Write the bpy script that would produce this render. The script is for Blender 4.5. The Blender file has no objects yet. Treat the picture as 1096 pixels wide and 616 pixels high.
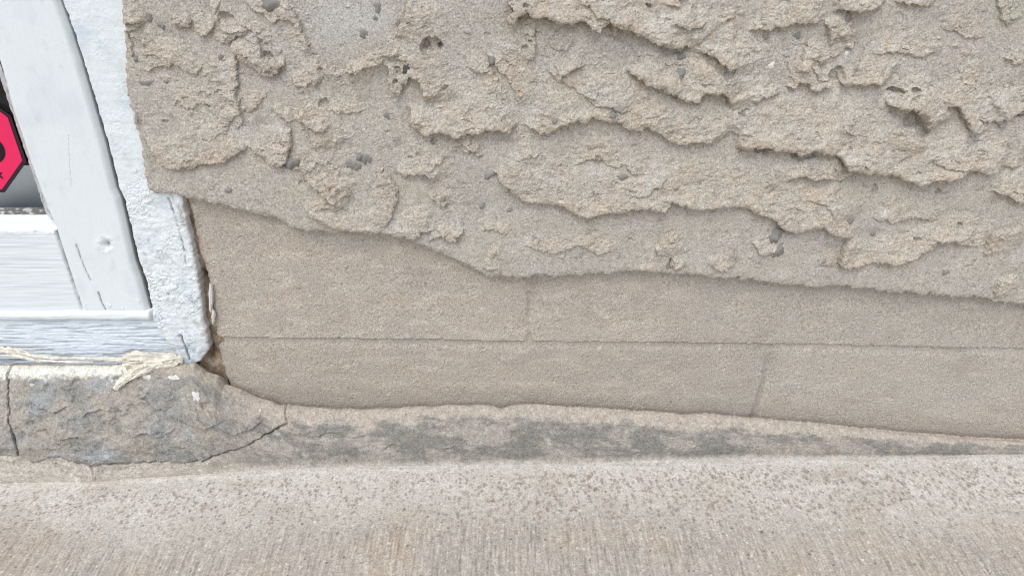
import bpy, math
import numpy as np

# ------------------------------------------------------------------ camera, sky, sun, exposure
scene = bpy.context.scene
CAM_D, CAM_H, PITCH, FPX = 0.56, 0.492, math.radians(29.5), 790.0   # metres from wall, above ground; FPX at 1096 px width
cam_data = bpy.data.cameras.new('camera')
cam_data.sensor_width = 36.0
cam_data.lens = 36.0 * FPX / 1096.0
cam_data.clip_start = 0.01
cam_data.clip_end = 2000.0
camera = bpy.data.objects.new('camera', cam_data)
camera.location = (0, -CAM_D, CAM_H)
camera.rotation_euler = (math.radians(90) - PITCH, 0, 0)
scene.collection.objects.link(camera)
scene.camera = camera

SUN_EL, SUN_AZ = math.radians(58), math.radians(200)     # azimuth clockwise from +Y: behind the camera, a little to the left
world = bpy.data.worlds.new('World')
scene.world = world
world.use_nodes = True
wn = world.node_tree
sky = wn.nodes.new('ShaderNodeTexSky')
sky.sky_type = 'NISHITA'
sky.sun_disc = False
sky.sun_elevation = SUN_EL
sky.sun_rotation = SUN_AZ
sky.air_density = 1.0
sky.dust_density = 1.2
sky.ozone_density = 1.0
bg = wn.nodes['Background']
bg.inputs['Strength'].default_value = 0.15
hs = wn.nodes.new('ShaderNodeHueSaturation')
hs.inputs['Saturation'].default_value = 0.62            # thin bright overcast: the sky is paler than a clear one
wn.links.new(sky.outputs[0], hs.inputs['Color'])
wn.links.new(hs.outputs[0], bg.inputs['Color'])
sun_data = bpy.data.lights.new('sun', 'SUN')
sun_data.energy = 1.1
sun_data.angle = math.radians(45)
sun_data.color = (1.0, 0.985, 0.96)
sun = bpy.data.objects.new('sun', sun_data)
from mathutils import Vector
sdir = Vector((math.sin(SUN_AZ) * math.cos(SUN_EL), math.cos(SUN_AZ) * math.cos(SUN_EL), math.sin(SUN_EL)))
sun.rotation_euler = sdir.to_track_quat('Z', 'Y').to_euler()
sun.location = sdir * 5
scene.collection.objects.link(sun)
vs = scene.view_settings
vs.view_transform = 'Standard'
vs.look = 'None'
vs.gamma = 1.0
vs.use_curve_mapping = False
vs.exposure = 0.52
scene.cycles.use_denoising = True
scene.cycles.denoising_prefilter = 'NONE'
scene.cycles.filter_width = 1.2

# ------------------------------------------------------------------ helpers
COL = scene.collection
ST, CT = math.sin(PITCH), math.cos(PITCH)

def ray(px, py):
    a = (np.asarray(px, float) - 548.0) / FPX
    b = (308.0 - np.asarray(py, float)) / FPX
    return a, CT + b * ST, -ST + b * CT          # x, y, z
def on_wall(px, py, Y):                            # photo point -> (x, z) on the vertical plane y = Y
    dx, dy, dz = ray(px, py)
    t = (Y + CAM_D) / dy
    return dx * t, CAM_H + dz * t
def on_ground(px, py, Z=0.0):
    dx, dy, dz = ray(px, py)
    t = (Z - CAM_H) / dz
    return dx * t, -CAM_D + dy * t
def to_photo(x, y, z):
    y0, z0 = y + CAM_D, z - CAM_H
    dep = y0 * CT - z0 * ST
    dep = np.maximum(dep, 0.05)
    return 548 + FPX * x / dep, 308 - FPX * (y0 * ST + z0 * CT) / dep

_r = np.random.RandomState(7)
_P = np.tile(_r.permutation(256), 3)
_GA = _r.rand(256) * 2 * np.pi
_GX, _GY = np.cos(_GA), np.sin(_GA)
def perlin(x, y, seed=0):
    x = np.asarray(x, float) + seed * 17.37; y = np.asarray(y, float) + seed * 5.71
    xi = np.floor(x).astype(np.int64); yi = np.floor(y).astype(np.int64)
    xf = x - xi; yf = y - yi
    xi = xi & 255; yi = yi & 255
    u = xf * xf * xf * (xf * (xf * 6 - 15) + 10); v = yf * yf * yf * (yf * (yf * 6 - 15) + 10)
    a = _P[xi] + yi; b = _P[xi + 1] + yi
    h00, h10, h01, h11 = _P[a], _P[b], _P[a + 1], _P[b + 1]
    n00 = _GX[h00] * xf + _GY[h00] * yf
    n10 = _GX[h10] * (xf - 1) + _GY[h10] * yf
    n01 = _GX[h01] * xf + _GY[h01] * (yf - 1)
    n11 = _GX[h11] * (xf - 1) + _GY[h11] * (yf - 1)
    return 1.5 * ((n00 * (1 - u) + n10 * u) * (1 - v) + (n01 * (1 - u) + n11 * u) * v)
def fbm(x, y, octv=4, seed=0, gain=0.5):
    s = 0; a = 1.0; f = 1.0; tot = 0
    for i in range(octv):
        s = s + a * perlin(x * f, y * f, seed + i * 3); tot += a; a *= gain; f *= 2.03
    return s / tot
def ridged(x, y, octv=3, seed=0):
    s = 0; a = 1.0; f = 1.0; tot = 0
    for i in range(octv):
        s = s + a * (1 - np.abs(perlin(x * f, y * f, seed + i * 3)) * 2); tot += a; a *= 0.5; f *= 2.03
    return s / tot
def sstep(a, b, x):
    t = np.clip((x - a) / (b - a), 0, 1)
    return t * t * (3 - 2 * t)
def lin(r, g, b):
    c = np.array([r, g, b], float) / 255
    return np.where(c < 0.04045, c / 12.92, ((c + 0.055) / 1.055) ** 2.4)
def mixc(c, col, m):
    return c + (np.asarray(col) - c) * np.clip(m, 0, 1)[..., None]

def axis(lo, f0, f1, hi, df, dc):
    mid = list(np.linspace(f0, f1, max(2, int(round((f1 - f0) / df)) + 1)))
    out = []; s = df; p = f1
    while p < hi - 1e-9:
        s = min(s * 1.3, dc); p = min(p + s, hi); out.append(p)
    left = []; s = df; p = f0
    while p > lo + 1e-9:
        s = min(s * 1.3, dc); p = max(p - s, lo); left.append(p)
    return np.array(left[::-1] + mid + out)

def new_obj(name, me, parent=None, mat=None, kind=None, label=None, cat=None, group=None):
    o = bpy.data.objects.new(name, me)
    COL.objects.link(o)
    if parent is not None: o.parent = parent
    if mat is not None and me is not None and len(me.materials) == 0: me.materials.append(mat)
    tag(o, label, cat, group, kind)
    return o
def tag(o, label=None, cat=None, group=None, kind=None):
    if label: o['label'] = label
    if cat: o['category'] = cat
    if group: o['group'] = group
    if kind: o['kind'] = kind
    return o
def empty(name, loc=(0, 0, 0), **k):
    o = bpy.data.objects.new(name, None); COL.objects.link(o); o.location = loc
    return tag(o, **k)

def raw_mesh(name, verts, quads, cols=None, smooth=False):
    verts = np.asarray(verts, np.float32); quads = np.asarray(quads, np.int32)
    me = bpy.data.meshes.new(name)
    n, k = quads.shape
    me.vertices.add(len(verts)); me.vertices.foreach_set('co', verts.ravel())
    me.loops.add(n * k); me.loops.foreach_set('vertex_index', quads.ravel())
    me.polygons.add(n)
    me.polygons.foreach_set('loop_start', np.arange(0, n * k, k, dtype=np.int32))
    me.polygons.foreach_set('loop_total', np.full(n, k, np.int32))
    me.polygons.foreach_set('use_smooth', np.full(n, smooth, bool))
    if cols is not None:
        at = me.color_attributes.new('Col', 'FLOAT_COLOR', 'POINT')
        c4 = np.ones((len(verts), 4), np.float32); c4[:, :3] = np.clip(cols, 0, 1)
        at.data.foreach_set('color', c4.ravel())
    me.update(calc_edges=True)
    me.validate()
    return me
def sheet(name, P, cols, keep=None, smooth=False):
    """grid of points P (rows, columns, 3) -> mesh of the kept quads only"""
    ny, nx = P.shape[:2]
    idx = np.arange(ny * nx).reshape(ny, nx)
    q = np.stack([idx[:-1, :-1], idx[:-1, 1:], idx[1:, 1:], idx[1:, :-1]], -1)
    q = q[keep] if keep is not None else q.reshape(-1, 4)
    used = np.unique(q)
    remap = np.full(ny * nx, -1, np.int64); remap[used] = np.arange(len(used))
    return raw_mesh(name, P.reshape(-1, 3)[used], remap[q], cols.reshape(-1, 3)[used], smooth)

def poly_dist(U, V, pts):
    """unsigned distance, signed side (+ = left of travel), arclength, total length"""
    pts = np.asarray(pts, float)
    best = np.full(U.shape, 1e9); side = np.zeros(U.shape); arc = np.zeros(U.shape); acc = 0.0
    for (x0, y0), (x1, y1) in zip(pts[:-1], pts[1:]):
        ex, ey = x1 - x0, y1 - y0; L = math.hypot(ex, ey)
        if L < 1e-9: continue
        ex /= L; ey /= L
        t = np.clip((U - x0) * ex + (V - y0) * ey, 0, L)
        d = np.hypot(U - x0 - t * ex, V - y0 - t * ey)
        cr = ex * (V - y0) - ey * (U - x0)
        key = d - 1e-3 * np.abs(cr)
        m = key < best
        best = np.where(m, key, best); side = np.where(m, cr, side); arc = np.where(m, acc + t, arc)
        acc += L
    return np.maximum(best, 0), side, arc, acc
def inside(U, V, pts):
    pts = np.asarray(pts, float); c = np.zeros(U.shape, bool)
    for (x0, y0), (x1, y1) in zip(pts, np.roll(pts, -1, 0)):
        if y0 == y1: continue
        cond = ((y0 > V) != (y1 > V)) & (U < (x1 - x0) * (V - y0) / (y1 - y0) + x0)
        c ^= cond
    return c
def window_of(a, lo, hi):
    i0 = max(np.searchsorted(a, lo) - 1, 0); i1 = min(np.searchsorted(a, hi) + 1, len(a))
    return slice(i0, i1)

# ------------------------------------------------------------------ materials
def stone_mat(name, rough=0.95, grain=520, spk=0.35, dark=0.5, bump=0.35, dist=0.0007, light=0.15, tint=(1.035, 1.018, 0.962)):
    m = bpy.data.materials.new(name); m.use_nodes = True
    nt = m.node_tree; N = nt.nodes; L = nt.links
    b = N['Principled BSDF']; b.inputs['Roughness'].default_value = rough
    b.inputs['Specular IOR Level'].default_value = 0.25
    at = N.new('ShaderNodeAttribute'); at.attribute_name = 'Col'
    tc = N.new('ShaderNodeTexCoord')
    n1 = N.new('ShaderNodeTexNoise'); n1.inputs['Scale'].default_value = grain; n1.inputs['Detail'].default_value = 3.0
    n2 = N.new('ShaderNodeTexNoise'); n2.inputs['Scale'].default_value = grain * 0.28; n2.inputs['Detail'].default_value = 4.0
    vo = N.new('ShaderNodeTexVoronoi'); vo.inputs['Scale'].default_value = grain * 0.62; vo.inputs['Randomness'].default_value = 1.0
    for n in (n1, n2, vo): L.new(tc.outputs['Object'], n.inputs['Vector'])
    def rng(src, a, bb, c, d):
        r = N.new('ShaderNodeMapRange'); r.inputs['From Min'].default_value = a; r.inputs['From Max'].default_value = bb
        r.inputs['To Min'].default_value = c; r.inputs['To Max'].default_value = d; L.new(src, r.inputs['Value']); return r.outputs[0]
    def mul(a, bb):
        x = N.new('ShaderNodeMath'); x.operation = 'MULTIPLY'; L.new(a, x.inputs[0]); L.new(bb, x.inputs[1]); return x.outputs[0]
    f = mul(rng(n1.outputs['Fac'], 0.3, 0.7, 1 - spk, 1 + spk), rng(n2.outputs['Fac'], 0.3, 0.7, 1 - light, 1 + light))
    # sparse dark sand grains: small cells whose random value is low
    sep = N.new('ShaderNodeSeparateColor'); L.new(vo.outputs['Color'], sep.inputs[0])
    near = rng(vo.outputs['Distance'], 0.18, 0.42, 1.0, 0.0)
    rare = rng(sep.outputs[0], 0.02, 0.10, 1.0, 0.0)
    spot = mul(near, rare)
    f = mul(f, rng(spot, 0, 1, 1.0, 1 - dark))
    mx = N.new('ShaderNodeVectorMath'); mx.operation = 'SCALE'
    L.new(at.outputs['Color'], mx.inputs[0]); L.new(f, mx.inputs['Scale'])
    tn = N.new('ShaderNodeVectorMath'); tn.operation = 'MULTIPLY'; tn.inputs[1].default_value = tint
    L.new(mx.outputs[0], tn.inputs[0]); L.new(tn.outputs[0], b.inputs['Base Color'])
    bp = N.new('ShaderNodeBump'); bp.inputs['Strength'].default_value = bump; bp.inputs['Distance'].default_value = dist
    L.new(n1.outputs['Fac'], bp.inputs['Height']); L.new(bp.outputs[0], b.inputs['Normal'])
    return m

def paint_mat(name, rough=0.5, sx=60, sz=60, bump=0.15, var=0.05):
    m = bpy.data.materials.new(name); m.use_nodes = True
    nt = m.node_tree; N = nt.nodes; L = nt.links
    b = N['Principled BSDF']; b.inputs['Roughness'].default_value = rough
    b.inputs['Specular IOR Level'].default_value = 0.35
    at = N.new('ShaderNodeAttribute'); at.attribute_name = 'Col'
    tc = N.new('ShaderNodeTexCoord'); mp = N.new('ShaderNodeMapping')
    mp.inputs['Scale'].default_value = (sx, 60, sz)
    n1 = N.new('ShaderNodeTexNoise'); n1.inputs['Scale'].default_value = 8.0; n1.inputs['Detail'].default_value = 4.0
    L.new(tc.outputs['Object'], mp.inputs[0]); L.new(mp.outputs[0], n1.inputs['Vector'])
    r = N.new('ShaderNodeMapRange'); r.inputs['From Min'].default_value = 0.3; r.inputs['From Max'].default_value = 0.7
    r.inputs['To Min'].default_value = 1 - var; r.inputs['To Max'].default_value = 1 + var
    L.new(n1.outputs['Fac'], r.inputs['Value'])
    mx = N.new('ShaderNodeVectorMath'); mx.operation = 'SCALE'
    L.new(at.outputs['Color'], mx.inputs[0]); L.new(r.outputs[0], mx.inputs['Scale']); L.new(mx.outputs[0], b.inputs['Base Color'])
    bp = N.new('ShaderNodeBump'); bp.inputs['Strength'].default_value = bump; bp.inputs['Distance'].default_value = 0.0008
    L.new(n1.outputs['Fac'], bp.inputs['Height']); L.new(bp.outputs[0], b.inputs['Normal'])
    return m
def flat_mat(name, col, rough=0.6, var=0.06, scale=80):
    m = bpy.data.materials.new(name); m.use_nodes = True
    N = m.node_tree.nodes; L = m.node_tree.links; b = N['Principled BSDF']
    b.inputs['Roughness'].default_value = rough; b.inputs['Specular IOR Level'].default_value = 0.3
    n = N.new('ShaderNodeTexNoise'); n.inputs['Scale'].default_value = scale; n.inputs['Detail'].default_value = 4
    tc = N.new('ShaderNodeTexCoord'); L.new(tc.outputs['Object'], n.inputs['Vector'])
    r = N.new('ShaderNodeMapRange'); r.inputs['To Min'].default_value = 1 - var * 2; r.inputs['To Max'].default_value = 1 + var * 2
    L.new(n.outputs['Fac'], r.inputs['Value'])
    mx = N.new('ShaderNodeVectorMath'); mx.operation = 'SCALE'; mx.inputs[0].default_value = tuple(col)
    L.new(r.outputs[0], mx.inputs['Scale']); L.new(mx.outputs[0], b.inputs['Base Color'])
    return m

M_RENDER = stone_mat('rough_cement_render', grain=900, spk=0.34, dark=0.55, bump=0.5, dist=0.0008, light=0.12)
M_BLOCK = stone_mat('sandy_block', grain=950, spk=0.40, dark=0.5, bump=0.5, dist=0.0006, light=0.08)
M_FILLET = stone_mat('weathered_mortar', grain=760, spk=0.28, dark=0.4, bump=0.5, dist=0.0008, light=0.18)
M_WALK = stone_mat('broomed_concrete', grain=700, spk=0.26, dark=0.35, bump=0.35, dist=0.0006, light=0.12)
M_PAINT = paint_mat('white_paint', rough=0.42, var=0.025, bump=0.12)
M_PAINT_H = paint_mat('white_paint_brushed', rough=0.45, sx=6, sz=110, var=0.03, bump=0.22)
M_WEATHER = paint_mat('weathered_paint', rough=0.65, sx=8, sz=160, var=0.06, bump=0.4)
M_CRUST = paint_mat('crusted_paint', rough=0.5, sx=60, sz=60, var=0.05, bump=0.35)
M_STONE = flat_mat('grey_pebble', lin(140, 136, 129), 0.9, 0.55, 420)
M_STONE_D = flat_mat('dark_pebble', lin(78, 78, 78), 0.6, 0.2, 300)
M_STONE_T = flat_mat('tan_pebble', lin(186, 170, 154), 0.9, 0.3, 400)
M_STONE_W = flat_mat('pale_pebble', lin(226, 220, 206), 0.7, 0.08, 300)
M_SEAL = flat_mat('dried_sealant', lin(226, 219, 202), 0.8, 0.25, 260)
M_CHIP = flat_mat('paint_chip', lin(216, 213, 205), 0.7, 0.15, 300)

# ================================================================== SETTING: ground
def build_ground():
    s = 400.0
    me = raw_mesh('ground', [(-s, -s, -0.14), (s, -s, -0.14), (s, s, -0.14), (-s, s, -0.14)], [(0, 1, 2, 3)],
                  np.tile(lin(92, 90, 88), (4, 1)))
    new_obj('ground', me, None, stone_mat('asphalt', grain=120, spk=0.3), kind='structure')
build_ground()

# line where the fillet meets the pavement, in photo coordinates
FB = [(-60, 520), (0, 517), (100, 515), (200, 508), (300, 503), (400, 500), (500, 498), (600, 497), (700, 494), (770, 491),
      (900, 490), (1000, 489), (1096, 487), (1150, 486)]
fb_x, fb_y = on_ground([p[0] for p in FB], [p[1] for p in FB])

def build_sidewalk():
    xs = axis(-3.0, -0.47, 0.50, 3.0, 0.00088, 0.03)
    ys = axis(-1.6, -0.185, -0.010, 0.03, 0.0009, 0.05)
    X, Y = np.meshgrid(xs, ys)
    U, V = X * 1240, Y * 1240
    edge = np.interp(X, fb_x, fb_y)                   # y of the fillet foot
    out = (edge - Y) * 1240                             # distance from the fillet foot, about in photo px
    P, Q = to_photo(X, Y, 0 * X)
    dens = (np.abs(X) < 0.56) & (Y > -0.25)
    rng = np.random.RandomState(3)
    # brush direction: straight off the wall, drifting a little
    drift = 6 * perlin(V / 160, U / 420, 31)
    Ub = U + drift
    broom = 0.50 * perlin(Ub / 2.9, V / 34, 1) + 0.26 * perlin(Ub / 6.5, V / 70, 2) + 0.45 * perlin(Ub / 1.7, V / 20, 4) + 0.3 * fbm(U / 4, V / 6, 3, 6)
    wob = 10 * fbm(U / 130, V / 130, 3, 8) + 7 * fbm(U / 25, V / 25, 3, 9)
    lim = 1.0 * np.interp(P, [-60, 0, 60, 160, 300, 420, 520, 640, 760, 900, 1096, 1150], [44, 50, 66, 78, 70, 58, 62, 56, 76, 94, 86, 84])
    pale = 1 - sstep(-40, 60, out + 1.4 * wob - lim)         # the band near the wall covered with a pale cement film
    film = pale * (0.74 + 0.42 * fbm(U / 34, V / 26, 4, 12))
    film = film * (1 - 0.5 * sstep(0.05, 0.45, fbm(U / 120, V / 60, 3, 55))) * 1.1
    broomy = sstep(10, 60, out + wob - lim * 0.72)
    grit = fbm(U / 5, V / 5, 3, 14)
    H = 0.00062 * broom * (0.18 + 0.82 * broomy) + 0.00035 * grit + 0.0012 * fbm(U / 90, V / 90, 3, 15) + 0.00035 * film
    c = np.zeros(X.shape + (3,)) + lin(176, 168, 160)
    c = mixc(c, lin(166, 160, 154), sstep(0.0, 0.5, fbm(U / 60, V / 110, 4, 17)) * 0.8)
    c = mixc(c, lin(180, 166, 151), sstep(0.0, 0.45, fbm(U / 90, V / 70, 4, 19)) * 0.75)
    c = mixc(c, lin(194, 186, 177), sstep(0.0, 0.4, broom) * 0.9 * broomy)
    c = mixc(c, lin(130, 123, 117), sstep(-0.15, -0.55, broom) * 0.5 * broomy)
    c = c * (1 + 0.15 * np.clip(fbm(U / 2.4, V / 2.4, 2, 18), -1, 1))[..., None]
    c = mixc(c, lin(206, 203, 197), np.clip(film, 0, 1) * 0.95)
    # popped-out spots: a stamp for each one
    n = 4200
    sx = rng.uniform(-0.50, 0.54, n); so = np.abs(rng.normal(0, 1, n)) * 62 + rng.uniform(0, 30, n)
    for k in range(n):
        e = np.interp(sx[k], fb_x, fb_y); yy = e - so[k] / 1240
        if yy < -0.25: continue
        big = rng.rand()
        r = (0.0008 + 0.0013 * big ** 1.6) * (0.8 if sx[k] < -0.05 else 1.0)
        wi, wj = window_of(xs, sx[k] - 2.2 * r, sx[k] + 2.2 * r), window_of(ys, yy - 2.2 * r, yy + 2.2 * r)
        xx, yv = X[wj, wi], Y[wj, wi]
        an = rng.uniform(0.95, 1.5); d = np.hypot((xx - sx[k]) * an, (yv - yy) / an) / r
        d = d * (1 + 0.35 * perlin(xx / r * 0.9, yv / r * 0.9, k % 50))
        m = 1 - sstep(0.75, 1.2, d)
        fade = 1 - sstep(80, 170, so[k]) * 0.75
        H[wj, wi] -= m * r * 0.15 * fade
        tone = [lin(150, 138, 129), lin(160, 146, 134), lin(142, 134, 128), lin(154, 136, 122)][k % 4]
        c[wj, wi] = mixc(c[wj, wi], tone, m * 0.62 * fade)
    # scattered dark and pale grit grains
    for k in range(700):
        gx, gy = rng.uniform(-0.48, 0.5), rng.uniform(-0.19, -0.03); r = rng.uniform(0.0006, 0.0013)
        wi, wj = window_of(xs, gx - 2 * r, gx + 2 * r), window_of(ys, gy - 2 * r, gy + 2 * r)
        d = np.hypot(X[wj, wi] - gx, Y[wj, wi] - gy) / r; m = 1 - sstep(0.7, 1.2, d)
        t = lin(104, 100, 98) if rng.rand() < 0.5 else lin(216, 212, 206)
        c[wj, wi] = mixc(c[wj, wi], t, m * 0.8)
        H[wj, wi] += m * r * 0.3
    # smeared ridge of pale film at the very foot of the fillet
    sm = np.exp(-((out - 5 - 6 * fbm(U / 70, V * 0, 3, 33)) / 4.0) ** 2)
    H += 0.0006 * sm * (0.6 + 0.8 * fbm(U / 40, V / 6, 3, 34))
    c = mixc(c, lin(204, 201, 194), sm * 0.4)
    # left corner: darker tan patch
    c = mixc(c, lin(158, 140, 124), np.exp(-(((P - 20) / 60) ** 2 + ((Q - 575) / 30) ** 2)) * 0.3)
    Z = np.where(dens, H, H * 0.4)
    me = sheet('sidewalk', np.stack([X, Y, Z], -1), c)
    new_obj('sidewalk', me, None, M_WALK, kind='structure')
    # kerb face of the sidewalk towards the street
    kme = raw_mesh('kerb', [(-3, -1.6, -0.141), (3, -1.6, -0.141), (3, -1.6, 0.004), (-3, -1.6, 0.004),
                            (-3, -1.75, -0.141), (3, -1.75, -0.141), (3, -1.75, 0.0), (-3, -1.75, 0.0)],
                   [(4, 5, 6, 7), (7, 6, 2, 3), (0, 4, 7, 3), (5, 1, 2, 6)], np.tile(lin(160, 154, 146), (8, 1)))
    new_obj('kerb', kme, None, M_WALK, kind='structure')
build_sidewalk()

# ================================================================== WALL
wall = empty('masonry_wall', (0.3, 0, 0), label='tan block wall with a thick rough cement render flaking in ledges', cat='wall')
def child(name, me, parent, mat, label=None, kind=None):
    o = new_obj(name, me, parent, mat, label=label, kind=kind)
    if parent is not None:
        par = parent; off = Vector((0, 0, 0))
        while par is not None:
            off += par.location; par = par.parent
        o.location = -off                              # meshes are built in world coordinates
    return o

# -------- rough render
YR = -0.0115                                            # plane of the base coat
PL_BOTTOM = [(150, 202), (161, 203), (167, 206), (195, 210), (213, 214), (236, 220), (273, 230), (295, 234), (320, 247), (345, 249), (375, 250.5),
             (404, 252), (434, 256), (463, 269), (492, 280), (507, 289), (521, 296), (558, 298), (600, 295), (645, 293.5), (686, 291),
             (736, 295), (790, 299), (853, 306), (908, 307), (944, 311.5), (1007, 317.5), (1053, 321.5), (1096, 327), (1160, 332)]
PL_LEFT = [(131, -10), (131, 0), (134, 57), (135, 100), (143, 130), (151, 160), (155, 193), (161, 205)]
# ledges of the render, photo coordinates, high side on the left hand of travel: points, height mm, run-out
STEPS = [
 ([(242,38),(251,55),(264,64),(277,75),(288,79),(299,76),(304,66),(303,56)],4.5,34),
 ([(256,112),(252,98),(254,85),(253,57)],2.8,30),
 ([(157,146),(165,162),(172,175),(187,180),(218,174),(236,175),(244,171),(257,161),(267,154)],4.5,42),
 ([(262,153),(280,165),(293,174),(303,178),(307,169),(311,152),(313,134)],4,30),
 ([(288,114),(301,126),(314,130)],2.5,12),
 ([(254,140),(260,128),(255,116),(258,100)],2.0,24),
 ([(170,55),(186,65),(198,76),(211,77),(220,71)],2.5,18),
 ([(182,15),(186,27),(194,31),(203,27),(206,16)],3,18),
 ([(140,66),(140,36),(147,27),(160,21)],1.6,10),
 ([(206,10),(208,30),(217,39),(226,36),(233,22)],3.2,26),
 ([(222,-4),(228,18),(235,24),(240,14)],2.6,18),
 ([(232,28),(245,35),(258,35),(272,30)],1.8,14),
 ([(248,18),(262,26),(278,40),(292,52)],1.6,14),
 ([(438,-6),(435,15),(428,30),(424,44)],4,40),
 ([(424,44),(402,52),(391,60),(378,76),(360,76),(345,70),(334,54)],2.8,16),
 ([(336,56),(325,30),(308,2)],2.4,18),
 ([(372,80),(385,76),(392,70),(403,67),(413,68)],3.2,10),
 ([(411,66),(417,88),(420,97),(428,98),(433,88),(439,81),(446,82),(451,95),(458,115)],5.5,34),
 ([(438,110),(440,124),(442,133),(458,141),(475,138),(488,142),(504,139),(525,137),(542,138),(558,129)],7,46),
 ([(519,52),(530,68),(542,83),(551,100),(558,118)],2.2,24),
 ([(548,115),(538,95),(527,75),(520,58)],1.2,18),
 ([(559,133),(578,139),(594,136),(610,129),(636,124),(659,128),(669,136),(696,135),(709,144),(725,151),(742,150),(757,149),(763,158)],6.5,50),
 ([(786,160),(795,156),(805,153),(820,154),(830,158),(845,158),(856,162),(870,158),(885,159),(896,165),(906,177),(931,182),(954,184),(968,190),(980,193),(1000,190),(1029,184),(1039,179),(1072,183)],8.5,54),
 ([(525,180),(539,194),(550,205),(565,214),(594,215),(607,221),(618,227),(630,230),(649,223),(662,226),(675,219),(700,222),(712,221),(717,213),(729,217),(745,220),(777,219),(797,218),(810,227),(828,231),(834,241),(849,246),(862,243),(880,238),(885,249)],6.2,50),
 ([(881,238),(888,250),(909,250),(919,242)],5,20),
 ([(912,249),(903,262),(897,278),(900,284),(909,287),(935,279),(967,278),(987,270),(1000,260),(1019,257),(1038,261)],5.2,30),
 ([(1058,203),(1075,207),(1087,212),(1102,220)],5,26),
 ([(1104,238),(1071,246),(1058,257),(1053,277)],3.4,25),
 ([(1092,290),(1071,299),(1062,320)],3.4,22),
 ([(332,110),(322,120),(327,134),(334,149),(341,166)],4,44),
 ([(331,167),(322,176),(327,187),(338,199),(349,210),(368,224)],5.2,40),
 ([(321,220),(330,227),(340,232),(359,243),(376,249),(395,252),(414,250)],5,28),
 ([(412,251),(434,256),(442,254),(450,246),(468,245)],4.5,26),
 ([(466,243),(473,254),(482,257),(490,254),(496,243)],5,18),
 ([(422,178),(432,186),(445,185),(456,184),(465,196)],5,30),
 ([(412,247),(420,228),(426,212),(424,197),(415,185),(400,177)],2.6,28),
 ([(311,78),(318,92),(332,90),(348,86)],2.2,16),
 ([(541,18),(548,25),(556,16),(565,10),(570,16),(582,16),(597,20),(611,22),(620,20),(631,25),(641,30),(645,24),(653,20),(662,26),(671,28),(682,35),(697,41),(715,47),(737,49),(742,56)],8.5,50),
 ([(746,63),(755,55),(762,57),(769,64),(775,70),(780,68),(787,69),(787,78)],6.5,30),
 ([(789,75),(774,83),(764,73),(747,63)],3,15),
 ([(668,70),(682,81),(700,90),(713,94),(724,99),(733,106),(746,104),(753,98),(762,97),(773,100),(782,106),(784,117)],7.5,42),
 ([(565,70),(573,56),(574,42),(570,24)],2.6,24),
 ([(595,66),(599,82),(604,79),(615,73),(628,69)],4.2,18),
 ([(583,71),(600,85),(618,98),(640,106)],2.0,16),
 ([(620,100),(640,112),(662,117),(680,114)],2.0,18),
 ([(715,25),(733,28.5),(748,26.5),(758,21)],2.6,15),
 ([(787,78),(785,40),(786,4)],1.2,22),
 ([(798,31),(812,33),(821,31),(833,27),(850,22),(870,23),(885,22)],4.5,34),
 ([(884,20),(887,30),(887,48)],4,24),
 ([(867,40),(861,52),(855,66),(849,80)],2.8,24),
 ([(891,13),(899,8),(917,12),(933,6),(949,-2)],6.5,30),
 ([(958,1),(973,6),(990,4),(1005,-2)],4,20),
 ([(902,53),(913,50),(916,36),(906,26)],3.2,18),
 ([(803,109),(818,104),(828,98),(834,92)],3.2,16),
 ([(834,92),(850,95),(857,87),(865,87),(867,96),(876,95),(888,90),(892,76)],4.5,28),
 ([(895,76),(899,88),(910,91),(926,88),(938,88),(948,94)],5.2,34),
 ([(944,107),(955,112),(964,113),(976,113),(985,121),(991,131),(994,143)],8.5,30),
 ([(992,148),(980,151),(971,146),(965,131)],3.4,12),
 ([(1007,115),(1018,110),(1027,114),(1033,130),(1037,148)],6.5,24),
 ([(1066,130),(1080,122),(1104,118)],5.5,26),
 ([(838,197),(845,188),(857,187),(872,190),(885,186),(894,191)],5.4,22),
 ([(724,245),(710,253),(702,263),(703,278)],3.2,30),
 ([(723,272),(717,283),(725,292)],4.2,20),
 ([(753,283),(765,286),(775,290),(783,282),(788,266)],3,16),
 ([(530,260),(519,274),(515,289)],3.2,24),
 ([(1004,28),(1040,42),(1056,38)],1.4,22),
 ([(1062,-4),(1072,14),(1080,30)],2.2,20),
 ([(860,60),(880,66),(905,60)],1.5,14),
 ([(930,62),(952,56),(985,60),(1012,52)],1.8,20),
 ([(1040,100),(1048,75),(1044,60)],1.6,20),
 ([(560,262),(590,270),(620,262),(640,270),(668,266)],1.8,16),
 ([(860,210),(885,222),(892,236)],1.8,18),
 ([(930,230),(955,236),(985,232),(1010,236)],2.2,20),
 ([(610,176),(640,170),(660,178),(690,186)],2.0,24),
 ([(350,118),(372,124),(392,116)],1.4,16),
 ([(180,110),(205,116),(232,108)],1.0,16),
]
PITS = [(462,47,8,6,5),(455,50,4,5,4),(470,48,4,3,4),(243,17,6,4,4),(288,60,4,4,3.5),(346,110,4,4,3),(959,97,7,3,6),(978,96,4,2.4,5),
        (792,120,2.5,1.5,3),(979,128,10,9,5),(987,140,6,5,4),(822,38,3,3,2),(895,80,6,7,4),(464,152,3,3,3),(1003,205,3,4,3),
        (1026,241,3,2.5,3),(981,256,4,3,3),(936,200,3,4,2.5),(640,172,4,5,2.5),(563,5,3,2,3),(692,4,4,2.5,4),(425,74,2,3,3),(423,85,2,2,3),
        (718,284,3,8,3),(303,178,3,2,2),(222,112,1.6,1.2,2),(567,43,2,1.5,2.5),(539,106,1.5,2,2),(816,160,9,4,3),(862,166,12,4,3),(1096,120,10,3,4)]

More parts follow.
